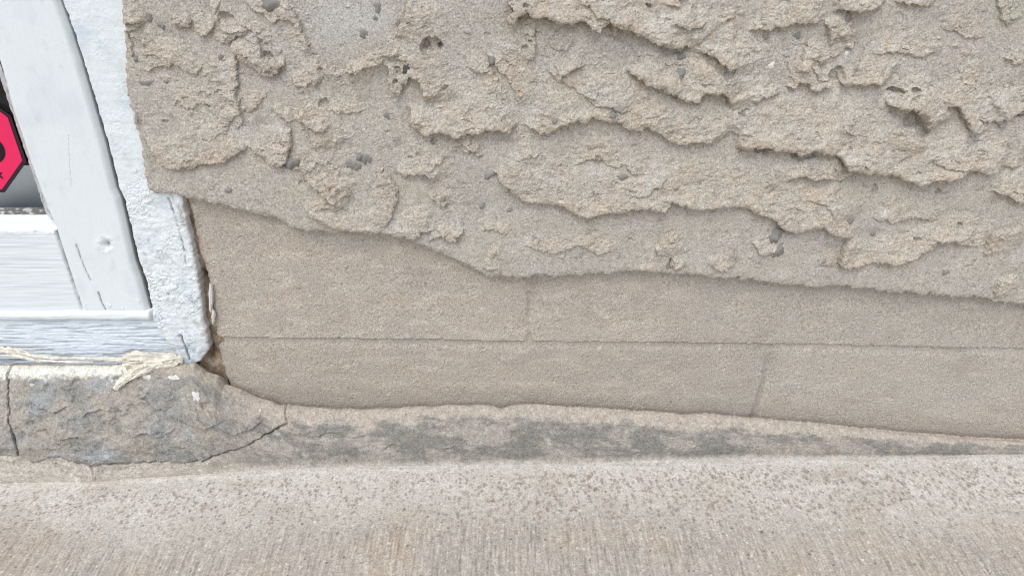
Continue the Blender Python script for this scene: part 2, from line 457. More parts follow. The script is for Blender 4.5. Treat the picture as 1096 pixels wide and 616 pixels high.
def build_render():
    xs = axis(-2.4, -0.375, 0.435, 2.6, 0.00070, 0.025)
    zs = axis(0.0, 0.150, 0.428, 2.4, 0.00070, 0.025)
    X, Z = np.meshgrid(xs, zs)
    S = 1240.0
    U, V = X * S, Z * S
    us, vs_ = xs * S, zs * S
    wu = 4.2 * fbm(U / 16, V / 16, 3, 40) + 2.2 * fbm(U / 5, V / 5, 2, 41)
    wv = 4.2 * fbm(U / 16, V / 16, 3, 43) + 2.2 * fbm(U / 5, V / 5, 2, 44)
    Uw, Vw = U + wu, V + wv
    H = np.zeros(U.shape); rim = np.zeros(U.shape); skin = np.zeros(U.shape); droop = np.zeros(U.shape)
    steps = [(np.stack([c * S for c in on_wall([p[0] for p in pts], [p[1] for p in pts], YR)], 1), t, D) for pts, t, D in STEPS]
    # the same ledges go on outside the picture
    rr = np.random.RandomState(11)
    for k in range(300):
        x0, z0 = rr.uniform(-2.3, 2.3), rr.uniform(0.12, 2.3)
        if -0.46 < x0 < 0.47 and z0 < 0.48: continue
        n = rr.randint(5, 9); st = rr.uniform(0.02, 0.06); a = rr.normal(-0.05, 0.25)
        p = [(x0 * S, z0 * S)]
        for j in range(n):
            a2 = a + rr.normal(0, 0.5)
            p.append((p[-1][0] + st * S * math.cos(a2), p[-1][1] + st * S * math.sin(a2) * 0.6))
        steps.append((np.array(p), rr.uniform(3, 8), rr.uniform(30, 70)))
    rr = np.random.RandomState(23)
    for k in range(75):                                # small torn lips between the big ledges
        x0, z0 = rr.uniform(-0.37, 0.43), rr.uniform(0.16, 0.43); st = rr.uniform(4, 10); a = rr.normal(-0.15, 0.45)
        p = [(x0 * S, z0 * S)]
        for j in range(rr.randint(4, 8)):
            a2 = a + rr.normal(0, 0.5); p.append((p[-1][0] + st * math.cos(a2), p[-1][1] + st * math.sin(a2)))
        steps.append((np.array(p), rr.uniform(1.0, 2.6), rr.uniform(8, 26)))
    for pts, t, D in steps:
        wi = window_of(us, pts[:, 0].min() - D - 8, pts[:, 0].max() + D + 8)
        wj = window_of(vs_, pts[:, 1].min() - D - 8, pts[:, 1].max() + D + 8)
        if (wi.stop - wi.start) < 2 or (wj.stop - wj.start) < 2: continue
        u, v = Uw[wj, wi], Vw[wj, wi]
        d, s, arc, L = poly_dist(u, v, pts)
        e = min(14.0, L * 0.22)
        tap = sstep(0, e, arc) * sstep(0, e, L - arc)
        tv = 1 + 0.35 * perlin(u / 26, v / 26, 47)
        hi = s > 0
        prof = 1 - np.clip(d / D, 0, 1) ** 1.25
        lip = np.sqrt(np.clip(d / 1.6, 0, 1)) * 0.25 + 0.75
        bead = 1 + 0.10 * np.exp(-((d - 4) / 3.5) ** 2)
        h = np.where(hi, t * tap * tv * prof * lip * bead, -0.34 * t * tap * np.exp(-d / 6.0))
        H[wj, wi] += h
        droop[wj, wi] = np.maximum(droop[wj, wi], np.where(hi, 0.24 * t * tap * np.exp(-d / 1.8), 0))
        rim[wj, wi] = np.maximum(rim[wj, wi], np.where(hi, tap * np.exp(-d / 11.0), 0) * min(1, t / 4))
        skin[wj, wi] = np.maximum(skin[wj, wi], np.where(hi, tap * np.clip(1.3 - d / D, 0, 1), 0))
    for (px, py, rx, ry, dep) in PITS:
        x0, z0 = on_wall(px, py, YR); x0 *= S; z0 *= S
        wi, wj = window_of(us, x0 - 3 * rx, x0 + 3 * rx), window_of(vs_, z0 - 3 * ry, z0 + 3 * ry)
        d = np.hypot((Uw[wj, wi] - x0) / rx, (Vw[wj, wi] - z0) / ry)
        H[wj, wi] -= dep * (1 - sstep(0.75, 1.1, d))
    rr = np.random.RandomState(5)
    for k in range(600):                                # small torn pits and sand grains everywhere
        x0, z0 = rr.uniform(-0.38, 0.44) * S, rr.uniform(0.15, 0.435) * S; r = 0.8 + 2.0 * rr.rand() ** 2.5
        wi, wj = window_of(us, x0 - 3 * r, x0 + 3 * r), window_of(vs_, z0 - 3 * r, z0 + 3 * r)
        uu, vv = U[wj, wi] - x0, V[wj, wi] - z0; an = rr.uniform(-0.5, 0.5); el = rr.uniform(0.8, 2.6)
        d = np.hypot((uu * math.cos(an) + vv * math.sin(an)) / el ** 0.5, (vv * math.cos(an) - uu * math.sin(an)) * el ** 0.5) / r
        d = d * (1 + 0.55 * perlin(uu / r * 0.8 + k, vv / r * 0.8, k % 40))
        H[wj, wi] += (-1.3 if k % 5 < 2 else 1.0) * (1 - sstep(0.45, 1.2, d)) * r * 0.55
    rough = np.clip(0.17 + skin * 0.9 + 0.65 * fbm(U / 60, V / 60, 3, 50), 0.05, 1.1)
    # wrinkled, torn skin where the mortar was dragged; sandy smooth base coat elsewhere
    wr = ridged(Uw / 26 + 0.25 * Vw / 26, Vw / 7.5, 3, 52)
    H += rough * (0.85 * (wr - 0.4) + 0.85 * fbm(U / 14, V / 10, 3, 54))
    tears = sstep(0.30, 0.42, fbm(Uw / 17, Vw / 8, 4, 64)) * rough
    H -= 1.3 * tears
    knobs = sstep(0.28, 0.45, fbm(Uw / 9, Vw / 8, 3, 66)) * sstep(0.0, 0.35, fbm(U / 60, V / 50, 2, 67)) * rough
    H += 1.2 * knobs
    H += 0.26 * fbm(U / 3.4, V / 2.8, 2, 57) * (0.5 + rough)
    H += 2.0 * fbm(U / 130, V / 90, 3, 58)
    # outline of the coat
    bx, bz = on_wall([p[0] for p in PL_BOTTOM], [p[1] for p in PL_BOTTOM], YR)
    lx, lz = on_wall([p[0] for p in PL_LEFT], [p[1] for p in PL_LEFT], YR)
    bot = np.interp(X, bx, bz) + 0.0042 * fbm(U / 10, V / 10, 4, 60, 0.6) + 0.0028 * fbm(U / 34, V / 60, 2, 62)
    lef = np.interp(Z, lz[::-1], lx[::-1]) + 0.0028 * fbm(U / 8, V / 8, 4, 61, 0.6)
    sd = np.minimum(Z - bot, X - lef)
    upper = np.maximum(Z - 1.02, -1.02 - X)             # over the window and beyond it
    sd = np.maximum(sd, upper) * S
    H = H * np.where(sd < 0, 1, sstep(-6, 10, sd) * 0.5 + 0.5)
    H -= 1.5 * np.exp(-np.clip(sd, 0, 99) / 2.0)        # rounded rim
    Y = YR - H * 0.001
    Y = np.where(sd > 0, Y, 0.02)
    keep = (sd > 0)
    kq = keep[:-1, :-1] | keep[1:, :-1] | keep[:-1, 1:] | keep[1:, 1:]
    c = np.zeros(U.shape + (3,)) + lin(180, 173, 164)
    c = mixc(c, lin(175, 169, 162), sstep(-0.1, 0.4, fbm(U / 90, V / 60, 3, 70)) * 0.8)
    peach = np.clip(rim * 0.75 + 0.75 * sstep(0.15, 0.7, skin) * sstep(-0.35, 0.4, fbm(U / 40, V / 26, 4, 71)) + 0.35 * sstep(0.1, 0.5, fbm(U / 60, V / 40, 4, 72)), 0, 1)
    c = mixc(c, lin(190, 173, 154), peach * 0.42)
    c = mixc(c, lin(190, 185, 178), sstep(0.1, 0.5, fbm(U / 30, V / 20, 4, 73)) * 0.6)
    c = mixc(c, lin(146, 140, 134), sstep(0.24, 0.5, fbm(U / 26, V / 16, 5, 75)) * 0.55)
    c = mixc(c, lin(138, 134, 131), sstep(0.34, 0.46, fbm(U / 9, V / 6, 3, 76)) * 0.55)
    c = mixc(c, lin(182, 158, 136), sstep(0.28, 0.44, fbm(U / 10, V / 8, 3, 78)) * 0.45 * np.clip(rough, 0, 1))
    c = c * (1 + 0.13 * np.clip(fbm(U / 2.4, V / 2.0, 2, 79), -1, 1))[..., None]
    Pp, Qq = to_photo(X, YR + 0 * X, Z)
    c = mixc(c, lin(168, 168, 155), np.exp(-(((Pp - 1085) / 22) ** 2 + ((Qq - 12) / 26) ** 2)) * 0.6)   # greenish algae
    c = mixc(c, lin(186, 184, 182), np.exp(-(((Pp - 370) / 46) ** 2 + ((Qq - 22) / 30) ** 2)) * 0.7)
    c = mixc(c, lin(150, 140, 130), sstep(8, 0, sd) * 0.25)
    Zd = Z - 0.001 * droop * (sd > 6)
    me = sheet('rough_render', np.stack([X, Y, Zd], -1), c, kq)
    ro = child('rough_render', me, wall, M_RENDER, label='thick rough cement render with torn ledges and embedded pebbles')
    # height sampler for the pebbles
    def height(x, z):
        i = np.clip(np.searchsorted(xs, x), 0, len(xs) - 1); j = np.clip(np.searchsorted(zs, z), 0, len(zs) - 1)
        w = Y[max(j - 4, 0):j + 5, max(i - 4, 0):i + 5]
        return float(np.median(w))
    return ro, height
render_coat, render_height = build_render()

def pebble_mesh(name, seed, mat, sub=3):
    import bmesh
    bm = bmesh.new(); bmesh.ops.create_icosphere(bm, subdivisions=sub, radius=1.0)
    for v in bm.verts:
        n = v.co.normalized()
        k = 1 + 0.42 * float(perlin(n.x * 1.3 + seed, n.y * 1.3 + n.z * 1.1, seed)) + 0.30 * float(perlin(n.x * 3.5, n.z * 3.5 + n.y * 2.0, seed + 3))
        v.co = n * k
    me = bpy.data.meshes.new(name); bm.to_mesh(me); bm.free()
    me.materials.append(mat)
    me.polygons.foreach_set('use_smooth', [True] * len(me.polygons))
    return me
PM = {k: [pebble_mesh('pebble', s, m) for s in (1, 2, 3, 4, 5)] for k, m in
      (('g', M_STONE), ('d', M_STONE_D), ('t', M_STONE_T), ('w', M_STONE_W))}
def put_pebble(px, py, rx, rz, kind, i, sink=0.62):
    x, z = on_wall(px, py, YR); S = 1 / 1300.0
    o = bpy.data.objects.new('pebble', PM[kind][i % 5]); COL.objects.link(o); o.parent = render_coat
    ry = min(rx, rz) * 0.8
    y = render_height(x, z)
    o.location = Vector((x, y + ry * S * sink, z)); o.scale = (rx * S, ry * S, rz * S)
    o.rotation_euler = (0, 0.5 * math.sin(i * 2.1), 0.4 * math.cos(i * 1.3))
    return o
PEBBLES = [(293,4,11,8,'g'),(376,176,7,6,'g'),(384,168,6,5,'g'),(391,171,6,7,'g'),(383,178,6,5,'g'),(312,173,8,8,'g'),(155,89,9,3.5,'g'),
 (435,74,3.5,5.5,'d'),(389,37,5,5,'g'),(405,8,4,6,'g'),(402,19,2.5,3,'g'),(426,25,3,4,'g'),(829,252,10,10,'g'),(831,268,6,9,'g'),
 (816,161,9,6,'g'),(862,166,10,5,'g'),(726,60,7,5,'g'),(726,78,6,5,'g'),(906,22,4,7,'g'),(528,64,3.5,5,'g'),(525,187,7,4,'g'),
 (664,189,7,5,'g'),(654,121,6,4,'g'),(907,58,3.2,3,'w'),(672,20,4,3.5,'t'),(784,35,4,4,'t'),(826,71,4,4,'w'),(548,20,5,4,'t'),(594,128,3,4,'g'),
 (415,124,3,5,'g'),(710,2,5,3,'t'),(1011,291,5,5,'g'),(881,279,4,3,'g'),(935,250,4,4,'g'),(911,236,6,4,'g'),(788,187,5,4,'t'),(893,202,5,6,'t'),
 (516,220,4,5,'g'),(475,213,5,4,'g'),(160,18,4,5,'g'),(172,27,4,4,'g'),(235,62,4,3,'g'),(145,63,3.5,4,'g'),(178,88,3,2.5,'g'),(855,38,4,4,'g'),
 (1032,56,5,4,'t'),(1010,68,4,4,'t'),(545,225,6,2.5,'g'),(246,204,5,3.5,'g')]
for i, (px, py, rx, rz, k) in enumerate(PEBBLES): put_pebble(px, py, rx, rz, k, i)

# -------- smooth blocks under the render
HJ = [(100, 358), (228, 360), (350, 361), (567, 364), (700, 365), (900, 368), (1010, 371), (1096, 372), (1200, 374)]
def build_blocks():
    xs = axis(-0.60, -0.375, 0.50, 2.6, 0.0010, 0.06)
    zs = axis(-0.03, -0.01, 0.262, 0.29, 0.0010, 0.01)
    X, Z = np.meshgrid(xs, zs); S = 1240.0; U, V = X * S, Z * S
    hx, hz = on_wall([p[0] for p in HJ], [p[1] for p in HJ], 0.0)
    jz = np.interp(X, hx, hz)
    dz = (Z - jz) * S + 1.3 * fbm(U / 14, V / 14, 4, 80, 0.6) + 1.2 * fbm(U / 90, V / 90, 2, 81)
    # vertical joints
    a1, _ = on_wall(567, 335, 0.0); a2, _ = on_wall(1091, 350, 0.0); pitch = float(a2 - a1)
    up = [a1 + k * pitch for k in range(0, 6)]
    lx, lz = on_wall([830, 827, 822, 808, 804], [360, 372, 405, 447, 470], 0.0)
    low0 = np.interp(Z, lz[::-1], lx[::-1])
    H = np.zeros(U.shape)
    H -= 0.9 * sstep(0.42, 0.52, fbm(U / 7, V / 7, 3, 115))
    H += 0.35 * fbm(U / 4, V / 4, 3, 82) + 0.7 * fbm(U / 60, V / 40, 3, 84) + 0.22 * fbm(U / 2.2, V / 2.2, 2, 85)
    H += np.where(dz > 0, 0.9, 0.0)                       # upper course stands a hair proud
    H -= 2.1 * np.exp(-np.clip(-dz, 0, 99) / 4.5) * (dz <= 0) + 0.5 * np.exp(-((dz + 7) / 4) ** 2)
    lab = np.where(dz > 0, 0, 100).astype(int)
    wob = 0.9 * fbm(U / 10, V / 10, 2, 86)
    for k, a in enumerate(up):
        d = (X - a) * S + wob
        fade = 0.5 + 0.5 * sstep(-0.3, 0.2, fbm(V / 20, U * 0 + k, 2, 88)) if k == 0 else 0.55
        H -= np.where(dz > 0, fade * 2.8 * np.exp(-(d / 3.8) ** 2), 0)
        lab += ((dz > 0) & (X > a)).astype(int)
    for k in range(0, 5):
        d = (X - low0 - k * pitch) * S + wob
        groove = np.clip(1 - (d / 8.0) ** 2, 0, 1) ** 1.1
        H -= np.where(dz <= 0, 3.0 * groove * sstep(4, 30, -dz), 0)
        lab += ((dz <= 0) & (X > low0 + k * pitch)).astype(int)
    # left edge against the window
    ex, ez = on_wall([196, 201, 208, 214, 221, 224, 229, 233, 237, 246, 262], [196, 215, 243, 272, 290, 305, 335, 370, 392, 415, 440], 0.0)
    sd = (X - np.interp(Z, ez[::-1], ex[::-1])) * S + 1.8 * fbm(U / 9, V / 9, 3, 90)
    H -= 2.5 * np.exp(-np.clip(sd, 0, 99) / 3.0)
    Y = np.where(sd > 0, -H * 0.001, 0.03)
    keep = sd > 0
    kq = keep[:-1, :-1] | keep[1:, :-1] | keep[:-1, 1:] | keep[1:, 1:]
    c = np.zeros(U.shape + (3,)) + lin(176, 166, 156)
    c = mixc(c, lin(171, 163, 155), sstep(-0.2, 0.4, fbm(U / 70, V / 50, 4, 92)) * 0.8)
    c = mixc(c, lin(179, 165, 152), sstep(0.05, 0.5, fbm(U / 45, V / 30, 4, 94)) * 0.6)
    c = mixc(c, lin(196, 187, 177), sstep(0.0, 0.4, fbm(U / 30, V / 12, 4, 96)) * 0.45)
    c = mixc(c, lin(184, 174, 164), np.exp(-((dz + 10) / 4.5) ** 2) * 0.35 * sstep(-0.2, 0.3, fbm(U / 50, V / 20, 3, 99)))  # highlight strip under the joint, painted in as a lighter colour
    Pp, Qq = to_photo(X, 0 * X, Z)
    c = mixc(c, lin(170, 164, 157), sstep(600, 860, Pp) * 0.45)
    c = c * (1 + 0.13 * np.clip(fbm(U / 2.6, V / 2.6, 2, 98), -1, 1))[..., None]
    c = mixc(c, lin(152, 141, 131), sstep(26, 4, (Z - np.interp(X, [-0.4, -0.28, 0.0, 0.3, 0.5], [0.088, 0.058, 0.05, 0.03, 0.01])) * S) * 0.45)  # contact shade above the fillet, painted into the block colour
    tone = 1 + 0.05 * np.sin(lab * 2.3 + 0.6)
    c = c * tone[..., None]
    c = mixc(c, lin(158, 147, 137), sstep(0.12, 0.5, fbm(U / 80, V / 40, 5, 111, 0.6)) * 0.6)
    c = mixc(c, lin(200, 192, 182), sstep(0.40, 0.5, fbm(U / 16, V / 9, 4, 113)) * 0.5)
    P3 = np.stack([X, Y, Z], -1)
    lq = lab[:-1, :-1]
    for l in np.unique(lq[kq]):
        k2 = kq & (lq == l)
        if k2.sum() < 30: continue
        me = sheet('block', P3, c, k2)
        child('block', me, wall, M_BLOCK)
build_blocks()

# old joint filler between the window casing and the blocks
def build_joint():
    xs = axis(-0.375, -0.372, -0.27, -0.26, 0.0010, 0.005); zs = axis(0.05, 0.075, 0.27, 0.28, 0.0010, 0.01)
    X, Z = np.meshgrid(xs, zs); U, V = X * 1240, Z * 1240
    ex, ez = on_wall([192, 197, 203, 210, 217, 222, 224], [196, 215, 243, 272, 322, 362, 392], 0.004)
    d = (X - np.interp(Z, ez[::-1], ex[::-1])) * 1240
    H = 3.0 * fbm(U / 14, V / 22, 4, 101) + 0.8 * fbm(U / 4, V / 4, 2, 103)
    Pp, Qq = to_photo(X, 0.006 + 0 * X, Z)
    H -= 9 * np.exp(-(((Pp - 221) / 5) ** 2 + ((Qq - 292) / 6) ** 2)) + 8 * np.exp(-(((Pp - 226) / 5) ** 2 + ((Qq - 372) / 9) ** 2))
    Y = 0.0015 - 0.001 * H
    c = np.zeros(U.shape + (3,)) + lin(140, 122, 104)
    c = mixc(c, lin(112, 96, 82), sstep(-0.1, 0.4, fbm(U / 12, V / 20, 3, 105)))
    c = mixc(c, lin(170, 158, 144), sstep(0.15, 0.4, fbm(U / 10, V / 14, 3, 107)) * 0.8)
    k = (np.abs(d) < 22); kq = k[:-1, :-1] & k[1:, 1:]
    child('joint_filler', sheet('joint_filler', np.stack([X, Y, Z], -1), c, kq), wall, M_FILLET, label='crumbling brown filler in the joint beside the window casing')
build_joint()

# ================================================================== CEMENT FILLET along the foot of the wall
FT = [(-80, 392), (0, 392), (100, 392), (190, 391), (198, 389), (208, 390), (220, 399), (233, 404), (240, 414), (257, 418), (272, 425), (286, 430), (300, 435.5), (306, 434),
      (328, 437.5), (360, 440), (397, 440), (434, 438), (477, 435.5), (517, 435), (537, 439), (547, 435.5), (560, 434), (609, 437), (658, 440), (707, 442.5),
      (731, 446), (756, 444), (814, 450), (863, 453.5), (927, 460), (1000, 466), (1049, 469.5), (1096, 471), (1160, 474)]
CRACK1 = [(17, 372), (8.5, 399), (9, 419), (10, 436), (10, 450), (14.6, 462), (19.5, 477), (21, 486)]
CRACK2 = [(-60, 490), (0, 487), (21, 486), (29, 492), (35, 495), (45, 492), (63, 489), (80, 495), (97, 498), (113, 496), (140, 495.5), (164, 494), (179, 492.5), (198, 495.5),
          (218, 492), (237, 484.5), (262, 478), (276, 470), (291, 461), (306, 453), (305.5, 430)]
CRACK3 = [(97, 498), (100, 505), (104, 514)]
fillet = empty('cement_fillet', (0, -0.04, 0), label='grey cracked cement fillet along the foot of the wall', cat='cement fillet')
def build_fillet():
    YT = -0.010
    tx, tz = on_wall([p[0] for p in FT], [p[1] for p in FT], YT)
    xs = axis(-1.3, -0.50, 0.52, 2.6, 0.00092, 0.06)
    ss = np.concatenate([np.linspace(-0.30, 0, 14)[:-1], np.linspace(0, 1.06, 150)])
    X, Sg = np.meshgrid(xs, ss)
    Tz = np.interp(X, tx, tz) + (0.0022 * fbm(X * 45, X * 0, 4, 5) + 0.0010 * perlin(X * 330, X * 0 + 3, 6) * sstep(-0.2, 0.3, perlin(X * 30, X * 0, 9))) * np.exp(-np.clip(Sg, 0, 2) / 0.10)
    By = np.interp(X, fb_x, fb_y)
    s = np.clip(Sg, 0, 2)
    gx = np.arange(-1.4, 2.7, 0.002); gz = np.interp(gx, tx, tz); kk = np.exp(-(np.arange(-30, 31) * 0.002 / 0.016) ** 2); kk /= kk.sum()
    gz = np.convolve(np.pad(gz, 30, mode='edge'), kk, mode='valid')
    Ts = np.interp(X, gx, gz); Tz = Ts + (Tz - Ts) * np.exp(-s / 0.16)
    lump = 1 - sstep(-0.285, -0.235, X)                 # big patch under the window
    # base curve from the lip to the pavement
    Yb = YT + (By - YT) * s
    Zb = Tz * (1 - s)
    bul_r = 0.0045 * np.sin(np.pi * np.clip(s, 0, 1)) * (1 - 0.5 * s) - 0.0012 * np.exp(-((s - 0.90) / 0.10) ** 2)
    bul_l = 0.016 * np.sin(np.pi * np.clip(s, 0, 1) ** 0.9) ** 0.8
    ny, nz = -(Tz), (By - YT)                            # outward normal of the straight line (y, z)
    nl = np.hypot(ny, nz); ny = ny / nl; nz = np.abs(nz) / nl
    bul = bul_r * (1 - lump) + bul_l * lump
    Yb = Yb + ny * bul; Zb = Zb + nz * bul
    Zb = np.where(s > 1.0, -0.004 * (s - 1) / 0.06, Zb)
    P, Q = to_photo(X, Yb, Zb)
    U, V = X * 1240, (s * (nl * 1240))
    # piece labels
    Pw = P + 2.0 * fbm(U / 8, V / 8, 3, 120); Qw = Q + 2.0 * fbm(U / 8, V / 8, 3, 122)
    reg_l = inside(Pw, Qw, CRACK1 + [(21, 486), (0, 487), (-60, 490), (-900, 500), (-900, 300), (17, 300)])
    reg_m = inside(Pw, Qw, CRACK1[::-1] + [(17, 300), (305.5, 300), (305.5, 430), (306, 453)] + CRACK2[2:-2][::-1])
    lab = np.where(reg_l, 1, np.where(reg_m, 2, 0))
    d1 = poly_dist(Pw, Qw, CRACK1)[0]; d2 = poly_dist(Pw, Qw, CRACK2)[0]; d3 = poly_dist(Pw, Qw, CRACK3)[0]
    # relief in mm
    lumpy = lump * sstep(0.0, 0.12, s)
    Uq, Vq = U + 6 * fbm(U / 20, V / 20, 3, 171), V + 6 * fbm(U / 20, V / 20, 3, 173)
    H = (0.5 + 3.6 * lumpy) * fbm(Uq / 44, Vq / 40, 3, 130) + (0.7 + 2.2 * lumpy) * fbm(Uq / 16, Vq / 15, 4, 132, 0.5) + 0.45 * fbm(U / 3.2, V / 3.2, 2, 134)
    H -= 2.2 * lumpy * sstep(0.16, 0.42, fbm(Uq / 24, Vq / 20, 4, 175))
    H += 1.4 * lumpy * sstep(0.14, 0.38, fbm(Uq / 30, Vq / 26, 4, 177))
    H += lumpy * 2.2 * (ridged(U / 52, V / 36, 3, 136) - 0.45)
    H += (1 - lump) * 0.8 * (ridged(U / 40, V / 16, 3, 138) - 0.4) * np.sin(np.pi * np.clip(s, 0, 1))
    H += np.where(lab == 0, 0, 1.3)                      # the loose patches stand proud of the strip below the crack
    for pts, t, D in [([(48,463),(58,467),(68,469),(85,466),(92,474)],4.5,26), ([(124,448),(133,459),(146,464),(160,461),(178,463)],4.5,26),
                      ([(30,425),(45,436),(60,440),(80,432)],2.5,24), ([(88,448),(95,441),(110,437),(126,440)],2.2,20), ([(180,440),(200,452),(222,458),(246,446)],3,24),
                      ([(232,456),(250,464),(270,458),(284,448)],2.5,18), ([(14,416),(36,402),(62,400),(90,404)][::-1],2.5,20), ([(150,420),(165,436),(182,440)],2.2,22),
                      ([(330,470),(352,462),(380,468),(400,462)],1.6,16), ([(408,482),(420,474),(436,480)],2.0,14), ([(460,476),(474,482),(490,474)],1.8,14)]:
        d, sd, arc, L = poly_dist(Pw, Qw, [(a, -b) for a, b in pts]) if False else poly_dist(Pw, -Qw, [(a, -b) for a, b in pts])
        e = L * 0.22; tap = sstep(0, e, arc) * sstep(0, e, L - arc)
        H += np.where(sd > 0, t * tap * np.clip(1 - d / D, 0, 1) ** 1.2, -0.2 * t * tap * np.exp(-d / 6))
    wid = 0.9 + 0.5 * perlin(U / 18, V / 18, 140)
    H -= 6 * np.exp(-(d1 / (0.75 * wid)) ** 2) + 4.0 * np.exp(-(d2 / (0.7 * wid)) ** 2) * (0.35 + 0.65 * sstep(-0.3, 0.25, fbm(U / 30, V / 30, 2, 183))) * np.where(Pw < 60, 0.35, 1) + 3 * np.exp(-(d3 / 1.0) ** 2)
    H -= 2.0 * np.exp(-s / 0.03) * (Sg >= 0)               # rounded lip
    fad = sstep(1.03, 0.86, s)
    H = H * (0.15 + 0.85 * fad)
    Y = Yb + ny * H * 0.001; Z = Zb + nz * H * 0.001
    # back of the lip: drops into the gap against the blocks
    bk = Sg < 0
    t = np.clip(-Sg / 0.30, 0, 1)
    i0 = np.searchsorted(ss, 0.0)
    Y = np.where(bk, Y[i0][None] + (0.016 + 0.0 * X) * t, Y); Z = np.where(bk, Z[i0][None] - 0.014 * t ** 1.5 + 0.0012 * np.sin(np.pi * np.clip(t * 3, 0, 1)), Z)
    # colour: pinkish lip, soot-grey face, paler foot; the patches tan to blue-grey
    c = np.zeros(X.shape + (3,)) + lin(160, 153, 146)
    lipw = np.interp(P, [300, 420, 600, 800, 1096], [0.26, 0.20, 0.18, 0.26, 0.30]) + 0.34 * fbm(U / 34, V / 14, 5, 150, 0.6) - 0.05
    face = sstep(0, 0.16, s - lipw) * (1 - sstep(0.78, 1.0, s + 0.22 * fbm(U / 40, V / 20, 4, 152, 0.6)))
    st = face * sstep(-0.10, 0.22, fbm(U / 70, V / 24, 6, 154, 0.66) + 0.13)
    c = mixc(c, lin(175, 165, 155), (1 - sstep(0, 0.12, s - lipw)) * (1 - lump))
    c = mixc(c, lin(128, 125, 120), st * (1 - lump) * 0.95)
    c = mixc(c, lin(168, 164, 156), sstep(0.20, 0.5, fbm(U / 24, V / 16, 4, 156)) * face * (1 - lump) * 0.8)
    c = mixc(c, lin(174, 156, 138), sstep(0.30, 0.5, fbm(U / 14, V / 10, 3, 157)) * 0.4 * (1 - lump))
    cl = np.zeros(X.shape + (3,)) + lin(160, 154, 146)
    cl = mixc(cl, lin(142, 140, 137), sstep(-0.12, 0.28, fbm(U / 44, V / 36, 4, 160)) * 0.95)
    cl = mixc(cl, lin(156, 158, 160), sstep(0.12, 0.42, fbm(U / 34, V / 28, 4, 162)) * 0.8)
    cl = mixc(cl, lin(166, 156, 144), sstep(0.16, 0.45, fbm(U / 26, V / 20, 4, 164)) * 0.75)
    cl = mixc(cl, lin(122, 120, 117), sstep(0.30, 0.55, fbm(U / 20, V / 14, 4, 166)) * 0.8)
    top = 1 - sstep(0.05, 0.10, s + 0.05 * fbm(U / 24, V / 8, 4, 168) + 0.03 * fbm(U / 5, V / 5, 2, 170))
    cl = mixc(cl, lin(224, 222, 212), top * sstep(140, 126, P + 14 * fbm(U / 12, V / 6, 2, 169)) * 0.95)      # old white paint on the top edge
    cl = mixc(cl, lin(172, 162, 150), top * sstep(150, 190, P))
    cl = mixc(cl, lin(180, 171, 162), (lab == 0) * 0.8)
    c = c + (cl - c) * lump[..., None]
    c = c * (1 + 0.16 * np.clip(fbm(U / 2.6, V / 2.6, 2, 179), -1, 1))[..., None]
    c = mixc(c, lin(188, 182, 174), sstep(0.88, 1.0, s + 0.08 * fbm(U / 12, V / 8, 3, 159)) * 0.6)
    c = mixc(c, lin(192, 184, 175), sstep(0.55, 0.95, s + 0.1 * fbm(U / 26, V / 10, 3, 181)) * 0.85 * lump * (lab == 0))
    c = mixc(c, lin(96, 90, 84), np.exp(-(d1 / 1.0) ** 2) * 0.4 + np.exp(-(d2 / 0.9) ** 2) * 0.25 * (Pw > 60))
    c = mixc(c, lin(166, 156, 147), (Sg < 0) * 1.0)
    P3 = np.stack([X, Y, Z], -1)
    lq = lab[:-1, :-1]
    for l, nm, lb in ((0, 'fillet_strip', 'low sloping mortar strip with pinkish lip and sooty grey face'),
                      (1, 'loose_patch', 'piece of cement patch left of the upright crack'),
                      (2, 'loose_patch', 'lumpy cracked cement patch under the window corner')):
        k = lq == l
        child(nm, sheet(nm, P3, c, k), fillet, M_FILLET, label=lb)
    def point(px, py):                                     # surface point under a photo point
        j = np.argmin((P - px) ** 2 + (Q - py) ** 2 + 1e6 * (Sg < 0)); return P3.reshape(-1, 3)[j]
    return point
fillet_point = build_fillet()

# ================================================================== WINDOW
window = empty('window', (-0.62, 0.01, 0.1), label='white painted wooden window with worn sill and peeling corner', cat='window')
WHITE = lin(227, 231, 229)
YC, YS, YG = -0.007, 0.004, 0.019
def vline(pts, Y):
    x, z = on_wall([p[0] for p in pts], [p[1] for p in pts], Y); return z[::-1], x[::-1]
TOPZ = 0.95

